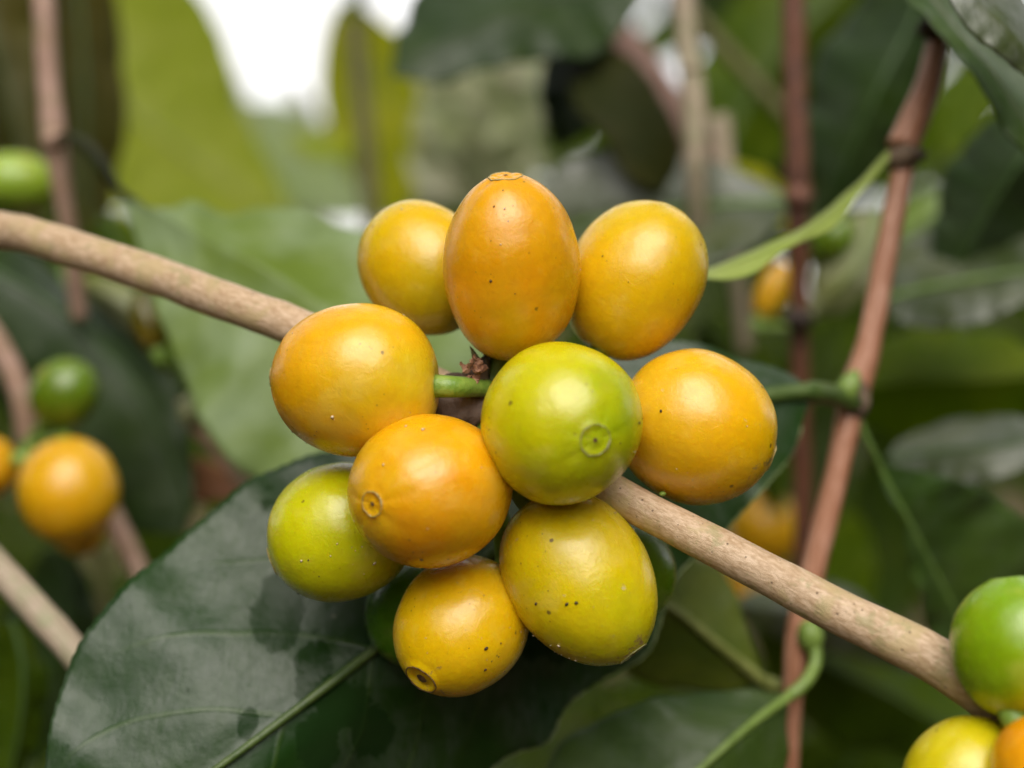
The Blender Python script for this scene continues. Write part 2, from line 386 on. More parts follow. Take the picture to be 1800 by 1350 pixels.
# unseen foliage added overhead and around to cut sky light, open towards the sun
SUND = np.array([0, -math.cos(math.radians(SUN_EL)), math.sin(math.radians(SUN_EL))])
def shade_canopy(rs):
    v = rs.normal(size=3); v /= np.linalg.norm(v)
    if v[2] < -.45: return None
    if math.degrees(math.acos(max(-1, min(1, float(v@SUND))))) < OPEN+rs.uniform(-3, 6): return None
    if v[1] > .25 and v[2] > 0 and rs.uniform() < .75: return None
    if v[1] > 0 and math.degrees(math.asin(v[2])) < 34 and abs(math.degrees(math.atan2(v[0], v[1]))) < 40: return None
    return np.array([0, .15, CAMZ])+v*rs.uniform(1.05, 1.9)
OPEN = 41
foliage_mass('sky_blocking_foliage', 6500, 0, 0, 22, M['far_dark'], None, sampler=shade_canopy, seed=21)['label'] = 'unseen coffee foliage added around and above to block sky light'

# ------------------------------------------------------------------ leaves
def leaf_profile(t):
    return (math.sin(PI*min(1, max(0, t))**.86)**.78)*(1-.10*t)
def leaf(mat, mid, w=None, left=None, right=None, dl=0.0, dr=0.0, parent=None, name='leaf', label=None, top=None,
         wave=.06, nwave=7, nu=17, nv=70, ribr=.055, rib='midrib', ribmat=None, cup=0.0, quilt=.012, seed=0, petiole=None, prof=leaf_profile, nveins=9, thick=.022, serr=0.0, groove=1.0, margin=False):
    """coffee leaf; mid/left/right are (px, py, d) curves from base to tip; dl/dr set the depth of the two margins"""
    mc = catmull([tuple(P(*p)*100) for p in mid], nv)
    pc = catmull(mid, nv)
    def edge(side, given, dd):
        if given is not None: return catmull([tuple(P(*p)*100) for p in given], nv)
        out = []
        for i in range(nv):
            a = pc[max(i-1, 0)]; b = pc[min(i+1, nv-1)]; tx, ty = b[0]-a[0], b[1]-a[1]; l = math.hypot(tx, ty) or 1
            ww = w[0 if side < 0 else 1] if isinstance(w, (tuple, list)) else w
            f = prof(i/(nv-1))*ww
            out.append(tuple(P(pc[i][0]+side*(-ty/l)*f, pc[i][1]+side*(tx/l)*f, pc[i][2]+dd*prof(i/(nv-1)))*100))
        return np.array(out)
    E0, E1 = edge(-1, left, dl), edge(1, right, dr)
    V = []; UV = []
    L = np.linalg.norm(mc[-1]-mc[0])
    ctr = []
    for i in range(nv):
        t = i/(nv-1)
        for j in range(nu):
            s = -1+2*j/(nu-1); e = E0[i] if s < 0 else E1[i]; a = abs(s)
            q = mc[i]*(1-a)+e*a
            ctr.append(q); UV.append((.5+.5*s, t))
    ctr = np.array(ctr).reshape(nv, nu, 3)
    du = np.gradient(ctr, axis=1); dv = np.gradient(ctr, axis=0)
    nr = np.cross(du, dv); ln = np.linalg.norm(nr, axis=2, keepdims=True); ln[ln < 1e-9] = 1; nr /= ln
    if nr[nv//2, nu//2, 1] > 0: nr = -nr           # towards the lens
    hw = np.linalg.norm(E0-E1, axis=1)/2
    for i in range(nv):
        t = i/(nv-1)
        for j in range(nu):
            s = -1+2*j/(nu-1); a = abs(s); f = min(1, hw[i]/(hw.max()*.5+1e-9))
            ph = t*nveins-(1.5*a+.7*a*a)
            z = quilt*L*.12*(-abs(math.cos(PI*ph)))*min(1, a*4)*(1-a**3)*f
            z += cup*a**1.6*hw[i]
            z += wave*hw.max()*a*a*f*(math.sin(2*PI*nwave*.5*t+seed+(1.7 if s > 0 else 0))+.5*math.sin(2*PI*nwave*1.13*t+2*seed+s))
            z += -.05*groove*hw.max()*math.exp(-(a/.12)**2)*f
            z += .05*hw.max()*n3((ctr[i, j, 0], ctr[i, j, 1], ctr[i, j, 2]), .8, seed)
            ctr[i, j] += nr[i, j]*z
            if serr and a > .9:
                ctr[i, j] += (E1[i]-E0[i])/(2*hw[i]+1e-9)*s*serr*math.sin(i*2.1)*.5
    top_ = ctr; bot = ctr-nr*thick
    V = np.vstack([top_.reshape(-1, 3), bot.reshape(-1, 3)])/100
    n0 = nv*nu; Fc = []
    for i in range(nv-1):
        for j in range(nu-1):
            q = i*nu+j; Fc.append((q, q+1, q+1+nu, q+nu)); q += n0; Fc.append((q+nu, q+1+nu, q+1, q))
        for j, fl in ((0, 0), (nu-1, 1)):
            q = i*nu+j
            Fc.append((q, q+nu, q+nu+n0, q+n0) if not fl else (q+n0, q+nu+n0, q+nu, q))
    for i in (0, nv-1):
        for j in range(nu-1):
            q = i*nu+j; Fc.append((q, q+n0, q+1+n0, q+1) if i == 0 else (q+1, q+1+n0, q+n0, q))
    o = mesh(name, V, Fc, mat, parent, UV+UV)
    if top: tag(o, top[0], top[1], top[2] if len(top) > 2 else None)
    elif label: o['label'] = label
    if margin:
        pts = ctr[int(nv*.04):int(nv*.95), 0]-nr[int(nv*.04):int(nv*.95), 0]*thick*.5
        VV, FF, UU = tube_data(pts/100, np.array([.018+.006*n3((i, 0, 0), .11, 2) for i in range(len(pts))])/100, 8, .2, 500, 3)
        mesh('margin', VV, FF, M['margin'], o, UU)
    if ribr:
        c = ctr[:, nu//2]+nr[:, nu//2]*ribr*.25
        pts = [c[i] for i in range(0, int(nv*.97), 1)]
        rr = [ribr*(1-.8*i/len(pts)) for i in range(len(pts))]
        if petiole:
            pp = catmull([tuple(P(*p)*100) for p in petiole]+[tuple(pts[0])], 14)[:-1]
            rr = [ribr*1.25]*len(pp)+rr; pts = list(pp)+pts
        VV, FF, UU = tube_data(np.array(pts)/100, np.array(rr)/100, 10, .05, 300, seed)
        mesh(rib, VV, FF, ribmat or M['rib'], o, UU)
    return o

M['margin'] = plain_mat('leaf_margin_pale', (.14, .20, .07, 1), (.26, .32, .14, 1), 9, .4, .0001)
M['rib'] = plain_mat('midrib_green', (.11, .20, .035, 1), (.17, .27, .06, 1), 7, .42, .0001)
M['rib_olive'] = plain_mat('midrib_olive', (.17, .20, .04, 1), (.24, .27, .07, 1), 5, .45, .0001)
M['rib_dark'] = plain_mat('midrib_dark', (.04, .085, .02, 1), (.07, .13, .035, 1), 5, .45, .0001)
M['petiole'] = plain_mat('petiole_bright', (.15, .24, .035, 1), (.22, .32, .07, 1), 5, .4, .0001)
M['rib_big'] = plain_mat('midrib_dull', (.045, .085, .014, 1), (.08, .125, .025, 1), 7, .42, .0001)
M['leaf_big'] = leaf_mat('leaf_dark_sheen', (.010, .044, .012, 1), (.12, .20, .03, 1), 1, .10, None, .36, sheen_dust=.09, wet=1.2, spots=.4, spec=.42, vs=.6, blots=[(478, 1088, 16.1, 46, 62), (545, 1192, 16.0, 34, 58), (610, 1225, 16.6, 46, 40), (570, 1290, 16.6, 34, 56), (660, 1270, 16.9, 36, 46), (432, 1275, 15.9, 18, 26)], col2=(.016, .052, .012, 1))
M['leaf_dark'] = leaf_mat('leaf_dark', (.014, .040, .012, 1), (.06, .11, .03, 1), 2, .15, None, .42, sheen_dust=.05, spots=.2, spec=.36)
M['leaf_black'] = leaf_mat('leaf_very_dark', (.014, .020, .004, 1), (.02, .04, .012, 1), 3, .03, None, .6, spec=.12)  # very dark leaf tone
M['leaf_mid'] = leaf_mat('leaf_mid_green', (.05, .105, .008, 1), (.09, .16, .03, 1), 4, .35, (.18, .30, .01, 1), .42, spec=.28)
M['leaf_vivid'] = leaf_mat('leaf_vivid', (.09, .165, .002, 1), (.12, .2, .02, 1), 5, .5, (.36, .50, .0, 1), .55, spots=.8, spec=.28)
M['leaf_olive'] = leaf_mat('leaf_olive_backlit', (.30, .36, .02, 1), (.44, .48, .08, 1), 6, .5, (.66, .76, .03, 1), .5, nv=8, col2=(.39, .43, .05, 1), spec=.28)
M['leaf_yellow'] = leaf_mat('leaf_yellow_olive', (.34, .35, .002, 1), (.3, .3, .02, 1), 7, .6, (.85, .84, .0, 1), .55, col2=(.24, .30, .006, 1), spec=.28)
M['leaf_pale'] = leaf_mat('leaf_pale_underside', (.30, .40, .19, 1), (.38, .48, .25, 1), 8, .35, (.36, .50, .14, 1), .45, col2=(.15, .26, .05, 1), vs=.5)
M['leaf_grey'] = leaf_mat('leaf_grey_sheen', (.035, .062, .04, 1), (.10, .16, .06, 1), 9, .1, None, .36, sheen_dust=.26, spec=.8)  # grey sheen of the sky painted into the leaf colour
M['leaf_lime'] = leaf_mat('leaf_lime', (.25, .38, .01, 1), (.3, .4, .08, 1), 10, .5, (.5, .7, .01, 1), .5)
M['leaf_fold'] = leaf_mat('leaf_light_fold', (.40, .50, .10, 1), (.46, .52, .18, 1), 14, .4, (.55, .7, .12, 1), .45, col2=(.46, .54, .16, 1), spec=.3)
M['leaf_olivedark'] = leaf_mat('leaf_olive_dark', (.055, .065, .012, 1), (.10, .11, .03, 1), 15, .4, (.12, .13, .01, 1), .5)
M['leaf_glow'] = leaf_mat('leaf_glowing', (.48, .58, .28, 1), (.5, .55, .35, 1), 18, .6, (.80, .92, .50, 1), .5, col2=(.56, .60, .42, 1))
M['leaf_soft'] = leaf_mat('leaf_soft_green', (.09, .15, .05, 1), (.18, .25, .1, 1), 19, .2, None, .45, spec=.35)
M['leaf_rich'] = leaf_mat('leaf_rich_green', (.030, .075, .030, 1), (.12, .20, .04, 1), 20, .2, (.08, .16, .02, 1), .36, sheen_dust=.06, spots=.6, spec=.45, vs=.6)
M['leaf_cream'] = leaf_mat('leaf_cream', (.36, .38, .22, 1), (.4, .42, .25, 1), 16, .35, (.42, .45, .25, 1), .5, col2=(.28, .36, .12, 1))
M['leaf_pink'] = leaf_mat('leaf_dry_pink', (.42, .20, .15, 1), (.45, .25, .18, 1), 17, .3, (.45, .22, .15, 1), .55, col2=(.34, .17, .13, 1))

# ------------------------------------------------------------------ stems
M['branch'] = bark_mat('branch_tan', (.44, .29, .16, 1), (.66, .49, .33, 1), (.50, .38, .19, 1), 1, .42, (2.4, 1.5), .7, .00018, lich=(.32, .29, .12, 1))
M['stem_pink'] = bark_mat('stem_pinkish', (.33, .20, .15, 1), (.52, .34, .26, 1), (.34, .22, .14, 1), 2, .5, lich=(.30, .27, .16, 1))
M['stem_far'] = bark_mat('stem_far_brown', (.16, .09, .07, 1), (.24, .14, .11, 1), (.2, .12, .09, 1), 12, .6)
M['stem_red'] = bark_mat('stem_red_brown', (.34, .13, .055, 1), (.58, .32, .22, 1), (.40, .18, .10, 1), 3, .30, (1.6, .25))
M['stem_dark'] = bark_mat('stem_dark_red', (.12, .045, .022, 1), (.17, .065, .035, 1), (.07, .03, .02, 1), 4, .5)
M['stem_pale'] = bark_mat('stem_pale', (.34, .27, .18, 1), (.50, .40, .30, 1), (.32, .31, .18, 1), 6, .55, lich=(.26, .30, .14, 1))
M['stem_olive'] = bark_mat('stem_olive', (.10, .10, .03, 1), (.16, .14, .05, 1), (.12, .11, .05, 1), 7, .6)
M['joint'] = bark_mat('joint_bark', (.16, .11, .07, 1), (.28, .20, .13, 1), (.09, .06, .04, 1), 8, .7, (4, 2), .6, .0004)
M['joint_dark'] = bark_mat('joint_dark', (.04, .025, .018, 1), (.09, .06, .045, 1), (.03, .02, .015, 1), 9, .7, (4, 2), .6, .0004)

def lump(name, px, py, d, r, mat, parent, squash=(1, 1, 1), amp=.25, fr=300, seed=0, sub=3):
    import bmesh
    bm = bmesh.new(); bmesh.ops.create_icosphere(bm, subdivisions=sub, radius=1)
    c = P(px, py, d)
    V = []
    for v in bm.verts:
        q = Vector((v.co.x*squash[0], v.co.y*squash[1], v.co.z*squash[2]))*r*S
        k = 1+amp*n3(c+q, fr, seed)+amp*.5*n3(c+q, fr*2.6, seed+3)
        V.append(c+q*k)
    Fc = [tuple(v.index for v in f.verts) for f in bm.faces]; bm.free()
    return mesh(name, V, Fc, mat, parent)

# main fruiting branch
br = empty('coffee_branch', P(820, 705, 15.8), 'pale tan fruiting branch running diagonally behind the cherry cluster', 'branch')
tube('bark', [(-170, 372, 18.7), (0, 405, 18.0), (67, 418, 17.7), (280, 487, 17.0), (400, 531, 16.5), (500, 568, 16.2), (650, 630, 15.95), (820, 718, 15.75), (960, 800, 15.45), (1080, 868, 15.15), (1200, 931, 14.85), (1350, 1010, 14.5), (1500, 1088, 14.2), (1650, 1163, 13.95), (1800, 1262, 13.8), (1960, 1370, 13.7)],
     [.225, .222, .22, .215, .213, .215, .225, .25, .215, .19, .19, .20, .21, .22, .26, .22], M['branch'], br, n=150, seg=24, bump=.07, bs=260, seed=1)
lump('node', 815, 722, 15.55, .40, M['node'], br, (1.15, .8, .85), .35, 380, 2, 4)
lump('node', 1830, 1290, 13.9, .36, M['joint'], br, (1.1, .8, 1), .3, 380, 4)
lump('node', 1165, 868, 14.98, .028, M['pedicel'], br, (1.3, 1, .9), .2, 900, 5, 2)

# stem on the right, leaning, with the leaf pairs
DS = 19.5
rs_ = empty('coffee_branch', P(1500, 700, DS), 'reddish brown jointed stem leaning down the right side of the fruit', 'branch')
tube('bark', [(1700, -130, 20.8), (1655, 50, 20.4), (1628, 160, 20.2), (1585, 262, 20.0)], [0.172, 0.155, 0.181, 0.215], M['stem_red'], rs_, n=40, seg=18, seed=2)
tube('bark', [(1590, 285, 20.0), (1562, 420, 19.8), (1530, 590, 19.6), (1502, 690, 19.5)], [0.150, 0.150, 0.159, 0.198], M['stem_red'], rs_, n=40, seg=18, seed=3)
tube('bark', [(1498, 705, 19.5), (1478, 800, 19.4), (1442, 950, 19.3), (1405, 1100, 19.2), (1396, 1190, 19.2), (1390, 1290, 19.2), (1382, 1480, 19.3)], [0.181, 0.155, 0.155, 0.155, 0.142, 0.120, 0.129], M['stem_red'], rs_, n=60, seg=18, seed=4)
lump('joint', 1588, 278, 19.95, .23, M['joint'], rs_, (1.15, 1, .72), .35, 400, 5)
lump('joint', 1612, 272, 19.8, .10, M['joint_dark'], rs_, (1.2, 1, .8), .4, 500, 6)
lump('joint', 1650, 52, 20.3, .24, M['joint_dark'], rs_, (1.1, 1, .7), .4, 400, 7)
lump('joint', 1500, 700, 19.45, .24, M['joint'], rs_, (.8, 1, 1.2), .25, 350, 8)
tube('bud', [(1478, 712, 19.2), (1492, 680, 19.15), (1505, 652, 19.15)], [.12, .15, .05], M['petiole'], rs_, n=14, seg=12, bump=.1)

# the big dark leaf that the cherries rest against
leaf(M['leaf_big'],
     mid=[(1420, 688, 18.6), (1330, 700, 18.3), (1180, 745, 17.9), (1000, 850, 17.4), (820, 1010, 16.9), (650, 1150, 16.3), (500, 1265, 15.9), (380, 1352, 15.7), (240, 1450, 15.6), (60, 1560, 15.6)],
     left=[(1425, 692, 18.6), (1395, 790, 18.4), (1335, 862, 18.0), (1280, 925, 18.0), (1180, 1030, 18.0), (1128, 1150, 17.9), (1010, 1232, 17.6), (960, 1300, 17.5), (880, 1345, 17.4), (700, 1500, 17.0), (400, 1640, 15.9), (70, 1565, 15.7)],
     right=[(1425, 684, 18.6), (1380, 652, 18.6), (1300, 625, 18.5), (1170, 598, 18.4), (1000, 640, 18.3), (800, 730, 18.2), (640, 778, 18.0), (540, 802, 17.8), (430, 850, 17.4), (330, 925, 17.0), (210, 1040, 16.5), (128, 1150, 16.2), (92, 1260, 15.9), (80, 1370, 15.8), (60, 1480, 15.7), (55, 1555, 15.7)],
     parent=rs_, label='large dark green leaf with greyish dust and painted sheen spread behind and below the cherries', nu=61, nv=220, ribr=.11, rib='midrib', ribmat=M['rib_big'], wave=.020, nwave=13, quilt=.02, seed=1.3, petiole=[(1500, 708, 19.3), (1462, 694, 19.0)], thick=.03, serr=.018, margin=True)
# narrow folded leaf seen edge-on
leaf(M['leaf_fold'], mid=[(1560, 268, 19.9), (1500, 340, 19.3), (1440, 392, 18.9), (1380, 425, 18.6), (1300, 458, 18.3), (1225, 482, 18.2)],
     left=[(1562, 262, 20.2), (1495, 334, 19.6), (1434, 384, 19.2), (1374, 416, 19.0), (1300, 450, 18.6), (1215, 478, 18.4)],
     right=[(1562, 275, 19.7), (1505, 349, 19.2), (1466, 398, 18.9), (1415, 422, 18.7), (1368, 446, 18.4), (1325, 477, 18.1), (1270, 488, 18.0), (1215, 484, 18.0)],
     parent=rs_, label='narrow pale green leaf seen edge-on, reaching left to the fruit', nu=15, nv=60, ribr=.03, ribmat=M['leaf_fold'], wave=.03, nwave=5, quilt=0, seed=2.2)
# lower right leaf of the same node
leaf(M['leaf_rich'], mid=[(1545, 820, 19.9), (1590, 900, 20.2), (1650, 1010, 20.8), (1700, 1120, 21.4), (1730, 1260, 22)],
     left=[(1548, 815, 19.9), (1700, 850, 20.6), (1790, 905, 21.3), (1850, 1010, 21.8), (1830, 1150, 22), (1730, 1265, 22)], right=[(1542, 825, 19.9), (1590, 940, 20), (1612, 1030, 20.4), (1640, 1110, 21), (1680, 1190, 21.6), (1730, 1265, 22)],
     parent=rs_, label='dark green leaf hanging from the lower side of the node at right', ribr=.045, ribmat=M['rib'], nu=25, seed=3, petiole=[(1503, 720, 19.5), (1520, 765, 19.6)])
# bottom leaf with bright petiole
leaf(M['leaf_rich'], mid=[(1385, 1225, 18.6), (1320, 1275, 18.1), (1240, 1345, 17.7), (1140, 1440, 17.4), (1000, 1540, 17.3)],
     left=[(1385, 1222, 18.6), (1385, 1330, 18.5), (1370, 1420, 18.2), (1290, 1520, 17.8), (1000, 1545, 17.3)], right=[(1385, 1222, 18.6), (1250, 1212, 18.5), (1120, 1240, 18.3), (1010, 1285, 18.2), (965, 1345, 18), (950, 1440, 17.8), (1000, 1540, 17.3)],
     parent=rs_, label='dark leaf with bright green midrib at the bottom of the frame', ribr=.065, ribmat=M['petiole'], nu=31, nv=90, wave=.03, seed=4, petiole=[(1424, 1105, 19.0), (1434, 1160, 18.9), (1415, 1200, 18.7)])
lump('bud', 1424, 1118, 19.0, .16, M['petiole'], rs_, (1, 1, 1.3), .1, 200, 9)
leaf(M['leaf_soft'], mid=[(1345, 1200, 19.6), (1270, 1140, 19.4), (1190, 1075, 19.3), (1100, 1030, 19.4), (1000, 1000, 19.6)],
     left=[(1345, 1203, 19.6), (1240, 1215, 19.8), (1120, 1190, 20.1), (1040, 1120, 20.2), (1000, 1005, 19.6)], right=[(1345, 1198, 19.6), (1318, 1120, 19.6), (1290, 1040, 19.8), (1240, 985, 20), (1130, 965, 20), (1000, 995, 19.6)],
     parent=rs_, label='mid green leaf below the branch with its midrib running down to the right', ribr=.085, ribmat=M['rib_olive'], nu=25, wave=.02, seed=5, petiole=[(1395, 1212, 19.4), (1370, 1208, 19.5)])

# other stems
st = empty('coffee_branch', P(95, 240, 24), 'pinkish upright stem at the upper left edge', 'branch')
tube('bark', [(60, -120, 24.2), (76, 0, 24), (84, 120, 24), (95, 240, 24), (108, 330, 24.1), (122, 410, 24.3), (140, 560, 24.8)], [.17, .17, .175, .20, .15, .14, .14], M['stem_pink'], st, seed=5)
lump('joint', 97, 246, 23.9, .20, M['stem_pink'], st, (1, 1, .8), .3, 300, 3)
leaf(M['leaf_pale'], mid=[(210, 335, 22.6), (330, 400, 22.2), (480, 480, 22), (640, 590, 22), (800, 720, 22.2), (930, 850, 22.5)],
     left=[(206, 330, 22.6), (248, 362, 22.6), (300, 366, 22.7), (345, 352, 22.6), (420, 372, 22.8), (500, 372, 22.9), (620, 402, 23), (740, 470, 23), (880, 620, 23), (935, 850, 22.5)],
     right=[(208, 338, 22.6), (245, 440, 22.4), (285, 560, 22.1), (330, 690, 21.8), (385, 790, 21.6), (450, 842, 21.5), (580, 870, 21.6), (740, 880, 22), (925, 856, 22.5)],
     parent=st, label='broad pale green leaf with wavy upper margin behind the left of the branch', ribr=0, groove=0, nu=41, nv=110, wave=.035, nwave=9, quilt=.03, seed=6)
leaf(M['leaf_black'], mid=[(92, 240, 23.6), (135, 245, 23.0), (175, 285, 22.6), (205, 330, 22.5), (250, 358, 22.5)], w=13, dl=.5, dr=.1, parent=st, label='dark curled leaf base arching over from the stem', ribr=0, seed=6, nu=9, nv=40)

st = empty('coffee_branch', P(1400, 500, 25), 'dark reddish vertical stem blurred left of the jointed stem', 'branch')
tube('bark', [(1394, -120, 25), (1396, 100, 25), (1402, 330, 25), (1404, 500, 25.2), (1407, 700, 25.4), (1412, 900, 25.6), (1410, 1080, 25.8)], [.195, .195, .195, .16, .16, .16, .17], M['stem_dark'], st, seed=6)
lump('joint', 1403, 345, 24.9, .23, M['stem_dark'], st, (1, 1, .8), .3, 300, 13)
lump('joint', 1401, 560, 25.0, .27, M['joint_dark'], st, (1, 1, .7), .3, 300, 14)

def simple_stem(pts, rad, mat, label, group=None, seed=0, joint=None):
    e = empty('coffee_branch', P(*pts[len(pts)//2]), label, 'branch', group)
    tube('bark', pts, rad, M[mat], e, n=50, seed=seed)
    if joint: lump('joint', *joint[:4], M[joint[4]], e, (1, 1, .7), .3, 300, seed)
    return e
simple_stem([(1200, -110, 27), (1206, 60, 27), (1220, 180, 27), (1222, 290, 27), (1228, 400, 27.5)], [.20, .19, .22, .19, .18], 'stem_pale', 'pale greyish upright stem at the top, right of the dark drooping leaf', seed=11, joint=(1212, 118, 26.9, .21, 'stem_pale'))
simple_stem([(1262, 205, 30), (1276, 330, 30), (1294, 470, 30), (1310, 620, 30)], [.22, .21, .17, .15], 'stem_pale', 'thin pale broken stem standing beside the pale upright stem', seed=12)
simple_stem([(1020, -40, 36), (1085, 60, 36), (1150, 150, 36), (1215, 250, 36), (1290, 350, 36)], [.35, .42, .45, .42, .35], 'stem_far', 'thick brownish pink blurred stem slanting behind the dark drooping leaf', seed=13)
simple_stem([(1180, -20, 38), (1260, 70, 38), (1370, 190, 38), (1440, 270, 38)], [.16, .17, .17, .15], 'stem_olive', 'thin dim olive twig slanting between two upright stems', seed=14)
simple_stem([(622, 40, 40), (634, 160, 40), (645, 280, 40), (655, 420, 40), (660, 520, 40)], [.23, .23, .25, .22, .2], 'stem_olive', 'dim olive upright stem crossing the yellow-olive leaf', seed=15)
simple_stem([(-90, 905, 19), (0, 1002, 19), (60, 1068, 18.8), (130, 1146, 18.6), (210, 1240, 18.4)], [.19, .19, .19, .185, .18], 'stem_pale', 'pale stem rising to the left edge beside the big leaf', seed=16)
simple_stem([(150, 800, 24.6), (200, 910, 24.2), (238, 990, 23.8), (280, 1090, 23.4)], [.17, .17, .16, .15], 'stem_pink', 'short pinkish stem between orange cherries and the big leaf', seed=17)
simple_stem([(-60, 520, 24), (0, 612, 24), (36, 690, 24), (52, 770, 24.2)], [.18, .18, .18, .2], 'stem_pink', 'pinkish stem at the left edge beside the small green cherry', seed=18)
e = simple_stem([(322, 700, 24), (350, 745, 24), (395, 800, 24), (440, 865, 24)], [.12, .18, .15, .14], 'stem_pink', 'short pinkish twig with a pale tip in front of the pale leaf', seed=19)
lump('bud', 338, 722, 23.8, .24, M['leaf_cream'], e, (.9, 1, 1.1), .1, 200, 20)
simple_stem([(178, 960, 30), (182, 1050, 30), (185, 1150, 30)], [.12, .12, .12], 'stem_olive', 'thin green blurred stalk below the orange cherries at left', seed=21)

# ------------------------------------------------------------------ leaves with no visible stem
def TL(label, group=None): return (label, 'leaf', group)
leaf(M['leaf_olive'], mid=[(40, 40, 60), (180, 150, 60), (320, 255, 60), (430, 335, 60), (520, 395, 60)], left=[(40, 40, 60), (140, -100, 63), (290, -80, 64), (378, 30, 64), (415, 150, 63), (455, 245, 62), (495, 340, 61), (520, 395, 60)],
     right=[(40, 40, 60), (110, 210, 58), (180, 350, 57.5), (290, 420, 57.5), (410, 425, 58), (520, 398, 60)], name='coffee_leaf', top=TL('large olive yellow-green leaf blurred at the upper left, left of the sky gap'), ribr=.13, ribmat=M['rib_olive'], nu=31, nv=70, wave=.03, quilt=.02, seed=1, nveins=8)
leaf(M['leaf_olivedark'], mid=[(120, -160, 32), (140, 20, 32), (150, 200, 32), (150, 380, 32), (160, 520, 32)], w=75, dl=1, dr=1, name='coffee_leaf', top=TL('dark olive leaf hanging behind the pinkish stem at upper left'), ribr=.05, ribmat=M['rib_dark'], seed=2)
leaf(M['leaf_olivedark'], mid=[(-60, -160, 36), (-20, 60, 36), (30, 240, 36), (60, 420, 36)], w=(120, 110), dl=1, dr=2, name='coffee_leaf', top=TL('dark brownish olive leaf in the top left corner'), ribr=.05, ribmat=M['rib_dark'], seed=3)
leaf(M['leaf_dark'], mid=[(-90, 430, 25), (60, 510, 25), (170, 600, 25), (260, 720, 25), (310, 840, 25), (330, 930, 25)], left=[(-90, 425, 25), (30, 440, 26), (140, 512, 26), (225, 570, 25.8), (300, 650, 25.5), (332, 760, 25.2), (340, 860, 25), (330, 935, 25)],
     right=[(-90, 435, 25), (-60, 600, 24.8), (20, 740, 25), (120, 850, 25), (230, 930, 25), (330, 935, 25)], name='coffee_leaf', top=TL('dark green leaf behind the small green cherry on the left'), ribr=.05, ribmat=M['rib_dark'], nu=25, seed=4)
leaf(M['leaf_mid'], mid=[(110, 445, 26.5), (118, 520, 26.3), (125, 600, 26.2), (160, 700, 26)], w=70, dl=.8, dr=.4, name='coffee_leaf', top=TL('mid green leaf just under the left end of the branch'), ribr=.07, ribmat=M['rib'], seed=5)
leaf(M['leaf_mid'], mid=[(180, 380, 29), (230, 480, 29), (260, 600, 29), (300, 780, 29)], w=(70, 100), dl=.8, dr=.4, name='coffee_leaf', top=TL('mid green leaf in shade left of the broad pale leaf'), ribr=.05, ribmat=M['rib_dark'], seed=6)
leaf(M['leaf_cream'], mid=[(135, 490, 25.6), (190, 520, 25), (240, 560, 24.8), (285, 640, 24.8)], w=(36, 30), dl=.5, dr=.5, name='coffee_leaf', top=TL('small cream coloured curled leaf just below the branch at left'), ribr=0, seed=7)
leaf(M['leaf_yellow'], mid=[(600, 0, 62), (655, 110, 62), (690, 220, 61), (706, 330, 61), (712, 430, 61)], w=(86, 118), dl=1.5, dr=-.5, name='coffee_leaf', top=TL('yellow-olive backlit leaf just right of the white sky gap'), ribr=.06, ribmat=M['rib_olive'], wave=.05, seed=8)
leaf(M['leaf_glow'], mid=[(385, 190, 80), (460, 225, 80), (540, 280, 80), (650, 380, 80)], w=(60, 120), dl=2, dr=0, name='coffee_leaf', top=TL('pale bright leaf blurred right under the large patch of white sky'), ribr=0, groove=0, seed=39, nu=11, nv=30)
leaf(M['leaf_olive'], mid=[(170, -160, 80), (240, -60, 80), (310, 40, 80), (372, 130, 80)], w=(60, 80), dl=2, dr=0, name='coffee_leaf', top=TL('olive leaf far off in the top left, beside the smallest patch of sky'), ribr=0, seed=40, nu=11, nv=30)
leaf(M['leaf_mid'], mid=[(628, -120, 60), (628, -40, 60), (630, 30, 60), (640, 110, 60)], w=(16, 14), dl=1, dr=0, name='coffee_leaf', top=TL('thin dark leaf edge parting the large white sky patch from the smaller right one'), ribr=0, seed=41, nu=9, nv=30)
leaf(M['leaf_lime'], mid=[(505, 240, 60), (545, 255, 60), (590, 262, 60), (640, 262, 60)], w=26, dl=1, dr=0, name='coffee_leaf', top=TL('small bright lime leaf at the foot of the white sky gap'), ribr=0, seed=9, nu=9, nv=30)
leaf(M['leaf_dark'], mid=[(1180, -60, 30), (1030, -20, 29), (900, 20, 28), (790, 70, 27.5), (690, 132, 27.5)], left=[(1180, -70, 30), (1060, 90, 28.6), (960, 100, 28), (860, 122, 27.5), (770, 142, 27.3), (690, 134, 27.5)], right=[(1180, -60, 30), (1000, -110, 30.6), (850, -80, 30), (740, -10, 29), (700, 60, 28.2), (690, 130, 27.5)], name='coffee_leaf',
     top=TL('dark green leaf with grey sheen across the top centre'), ribr=.05, ribmat=M['leaf_grey'], nu=31, wave=.05, seed=10)
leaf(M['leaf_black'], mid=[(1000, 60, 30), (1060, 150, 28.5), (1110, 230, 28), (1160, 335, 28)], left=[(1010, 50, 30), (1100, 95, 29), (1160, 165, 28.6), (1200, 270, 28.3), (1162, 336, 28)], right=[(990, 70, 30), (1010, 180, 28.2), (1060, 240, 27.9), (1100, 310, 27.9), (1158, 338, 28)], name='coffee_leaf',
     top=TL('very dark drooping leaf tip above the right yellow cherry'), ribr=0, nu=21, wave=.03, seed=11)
leaf(M['leaf_dark'], mid=[(1035, 50, 32), (1010, 130, 31), (995, 200, 30.5), (975, 262, 30.5)], w=(88, 62), dl=1.0, dr=.4, name='coffee_leaf', top=TL('dark grey-green leaf hanging left of the very dark drooping leaf'), ribr=0, nu=21, seed=12)
